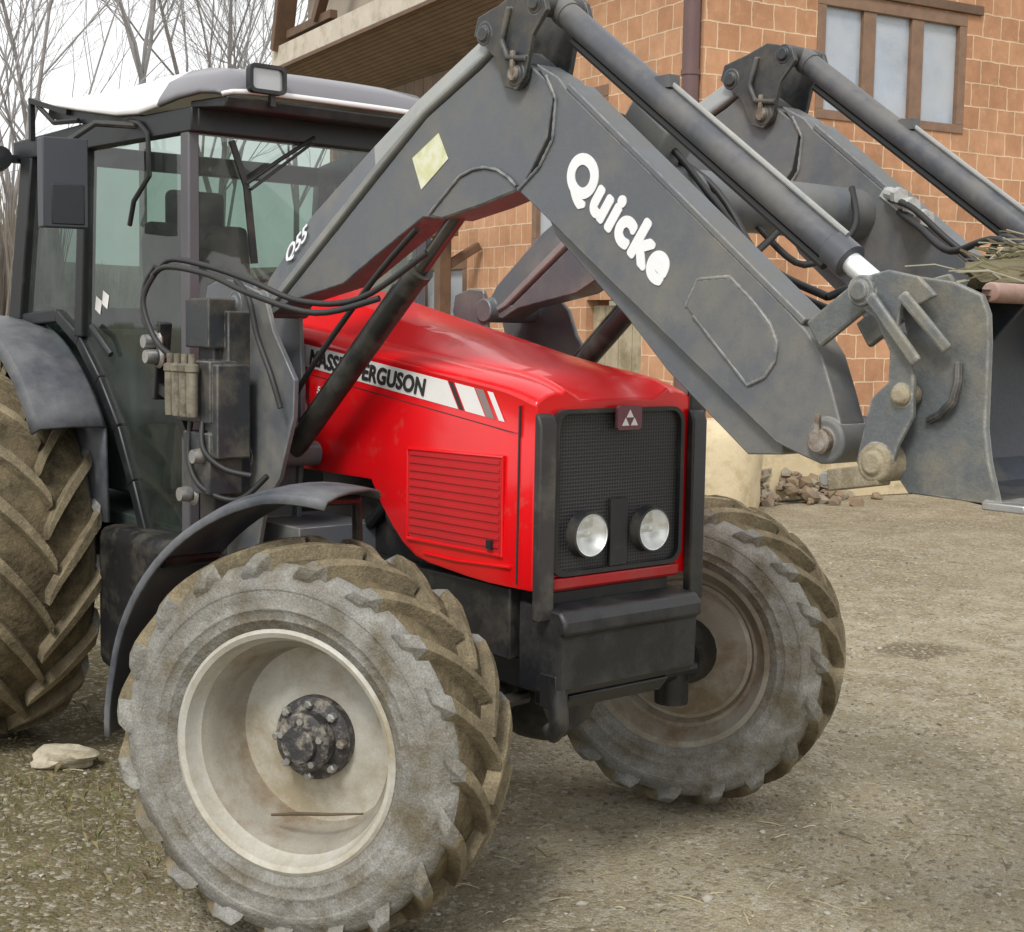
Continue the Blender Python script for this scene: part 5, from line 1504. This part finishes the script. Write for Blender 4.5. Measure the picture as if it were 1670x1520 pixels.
bark = M("grey_bark", (0.27, 0.25, 0.245), 0.9, 0, 0.25, 4)
twig = M("grey_twigs", (0.33, 0.315, 0.315), 0.9, 0, 0.25, 1.5)
def make_tree(name, loc, height, r0, seed, spread, label, fork=None, levels=5, nch=(8, 6, 5, 4)):
    rnd = random.Random(seed)
    t = empty(name, loc)
    tag(t, label, "tree")
    tb = MB(); cb = MB()
    budget = [9000]
    def grow(p, d, l, r, lev):
        if budget[0] <= 0: return
        budget[0] -= 1
        n = 4 if lev < 2 else 3
        P = [p.copy()]; dd = d.copy()
        for i in range(n):
            dd = (dd + Vector((rnd.gauss(0, 0.09), rnd.gauss(0, 0.09), 0.05 + 0.03 * lev))).normalized()
            P.append(P[-1] + dd * l / n)
        rs = [r * (1 - 0.62 * i / n) for i in range(n + 1)]
        (tb if lev == 0 else cb).tube(P, rs, 8 if lev == 0 else (5 if lev < 2 else 3), cap=False)
        if lev >= levels - 1: return
        k = nch[min(lev, len(nch) - 1)]
        for c in range(k):
            f = (0.30 if lev == 0 else 0.2) + (0.70 if lev == 0 else 0.8) * (c + rnd.random()) / k
            f = min(f, 0.999)
            ii = int(f * n); q = f * n - ii
            pos = P[ii].lerp(P[ii + 1], q)
            base = (P[ii + 1] - P[ii]).normalized()
            az = rnd.random() * 2 * PI
            o1 = base.orthogonal().normalized(); o2 = base.cross(o1)
            side_ = o1 * math.cos(az) + o2 * math.sin(az)
            an = spread * (0.7 + 0.6 * rnd.random())
            nd = (base * math.cos(an) + side_ * math.sin(an)).normalized()
            nd.z = max(nd.z, 0.02 + 0.2 * rnd.random()); nd.normalize()
            grow(pos, nd, l * (0.50 + 0.20 * rnd.random()), max(0.0045, rs[ii] * 0.50), lev + 1)
    if fork is None:
        grow(Vector((0, 0, -0.3)), Vector((rnd.gauss(0, 0.03), rnd.gauss(0, 0.03), 1)).normalized(), height * 0.8, r0, 0)
    else:
        P = [Vector((0, 0, -0.3)), Vector((0.05, 0, fork))]
        tb.tube(P, [r0, r0 * 0.85], 8, cap=False)
        for k in range(4):
            az = k * PI / 2 + 0.6
            sidev = Vector((math.cos(az), math.sin(az), 0))
            grow(P[-1] - Vector((0, 0, 0.2)), (Vector((0, 0, 1)) + sidev * (0.30 + 0.2 * rnd.random())).normalized(), (height - fork) * 0.85, r0 * 0.55, 1)
    tb.build("trunk", bark, t, smooth=60)
    cb.build("crown", twig, t, smooth=60)
def at_px(u, dist):
    d = _r * ((u - 835.0) / 2343.6) + _d
    v = Vector((d.x, d.y)) * dist
    return (3.45275 + v.x, -2.97814 + v.y, 0.0)
G_ = None
make_tree("bare_tree", at_px(28, 42), 15.5, 0.11, 1, 0.55, "slender bare tree at the far left edge, above the cab corner", None)
make_tree("bare_tree", at_px(66, 44), 16.0, 0.115, 2, 0.50, "tallest dark-stemmed bare tree just right of the far left one", None)
make_tree("bare_tree", at_px(236, 46), 15.0, 0.14, 3, 0.50, "bare tree forking low in a wide V above the white cab roof", 9.4)
make_tree("bare_tree", at_px(345, 50), 16.5, 0.14, 4, 0.60, "bare tree with dense fine twigs above the cab work lamp", None, 5, (8, 5, 5, 4))
make_tree("bare_tree", at_px(425, 54), 17.5, 0.15, 5, 0.60, "bushy bare tree between the cab lamp and the house gable", None, 5, (8, 6, 5, 4))
make_tree("bare_tree", at_px(492, 52), 16.5, 0.14, 6, 0.55, "bare tree half hidden by the brown timber eave post", None, 5, (8, 5, 5, 4))
make_tree("bare_tree", at_px(-40, 42), 14.0, 0.12, 8, 0.65, "bare tree mostly outside the left frame with twigs reaching in", None)

# brushwood along the bank, seen through and beside the cab
br_ = MB(); rnd = random.Random(33)
for i in range(2600):
    a = R(116 + 46 * rnd.random()); d = 41 + 9 * rnd.random()
    a = R(140.0) + R(4 + 22 * rnd.random() )
    x = 3.45 + d * math.cos(a); y = -2.98 + d * math.sin(a)
    h = (4.6 if (a - R(140)) > R(17.5) else 1.9) + 1.7 * rnd.random() * (0.7 + 0.6 * noise.noise((x * 0.2, y * 0.2, 4)))
    dx, dy = rnd.gauss(0, 0.35), rnd.gauss(0, 0.35)
    br_.tube([(x, y, 1.0), (x + dx * 0.4, y + dy * 0.4, h * 0.6), (x + dx, y + dy, h)], [0.03, 0.022, 0.008], 3, cap=False)
o = br_.build("brushwood", M("brush_stems", (0.19, 0.165, 0.135), 0.9, 0, 0.3, 0.8), None, smooth=60)
tag(o, "grey brown winter brushwood on the bank beyond the cab", "undergrowth", kind='stuff')

# pale bulk sack by the corner of the house
bs = MB()
N1, N2 = 28, 14
V = []; F = []
for j in range(N2 + 1):
    v = j / N2
    z = 0.92 * v
    w = 0.40 * (0.93 + 0.10 * math.sin(v * PI)) * (1 - max(0, v - 0.86) ** 1.5 * 5.5)
    for k in range(N1):
        a = 2 * PI * k / N1
        ca, sa = math.cos(a), math.sin(a)
        q = (abs(ca) ** 3 + abs(sa) ** 3) ** (-1 / 3)
        f = 1 + 0.05 * noise.noise((ca * 2, sa * 2, z * 4))
        V.append((w * q * ca * f, w * q * sa * f, z + 0.02 * noise.noise((ca * 3, sa * 3, 5))))
for j in range(N2):
    for k in range(N1):
        F.append((j * N1 + k, j * N1 + (k + 1) % N1, (j + 1) * N1 + (k + 1) % N1, (j + 1) * N1 + k))
F.append([N2 * N1 + k for k in range(N1)])
bs.add(V, F)
o = bs.build("bulk_sack", M("pale_sack_cloth", (0.60, 0.50, 0.33), 0.9, 0, 0.12, 5, dirt=(0.46, 0.37, 0.23), dscale=5, damt=0.45, bump=0.3, bscale=18), None, smooth=60)
o.location = (-5.70, 7.22, -0.02); o.rotation_euler = (0, 0, 0.5)
tag(o, "pale beige bulging sack standing by the house corner behind the right wheel", "sack")
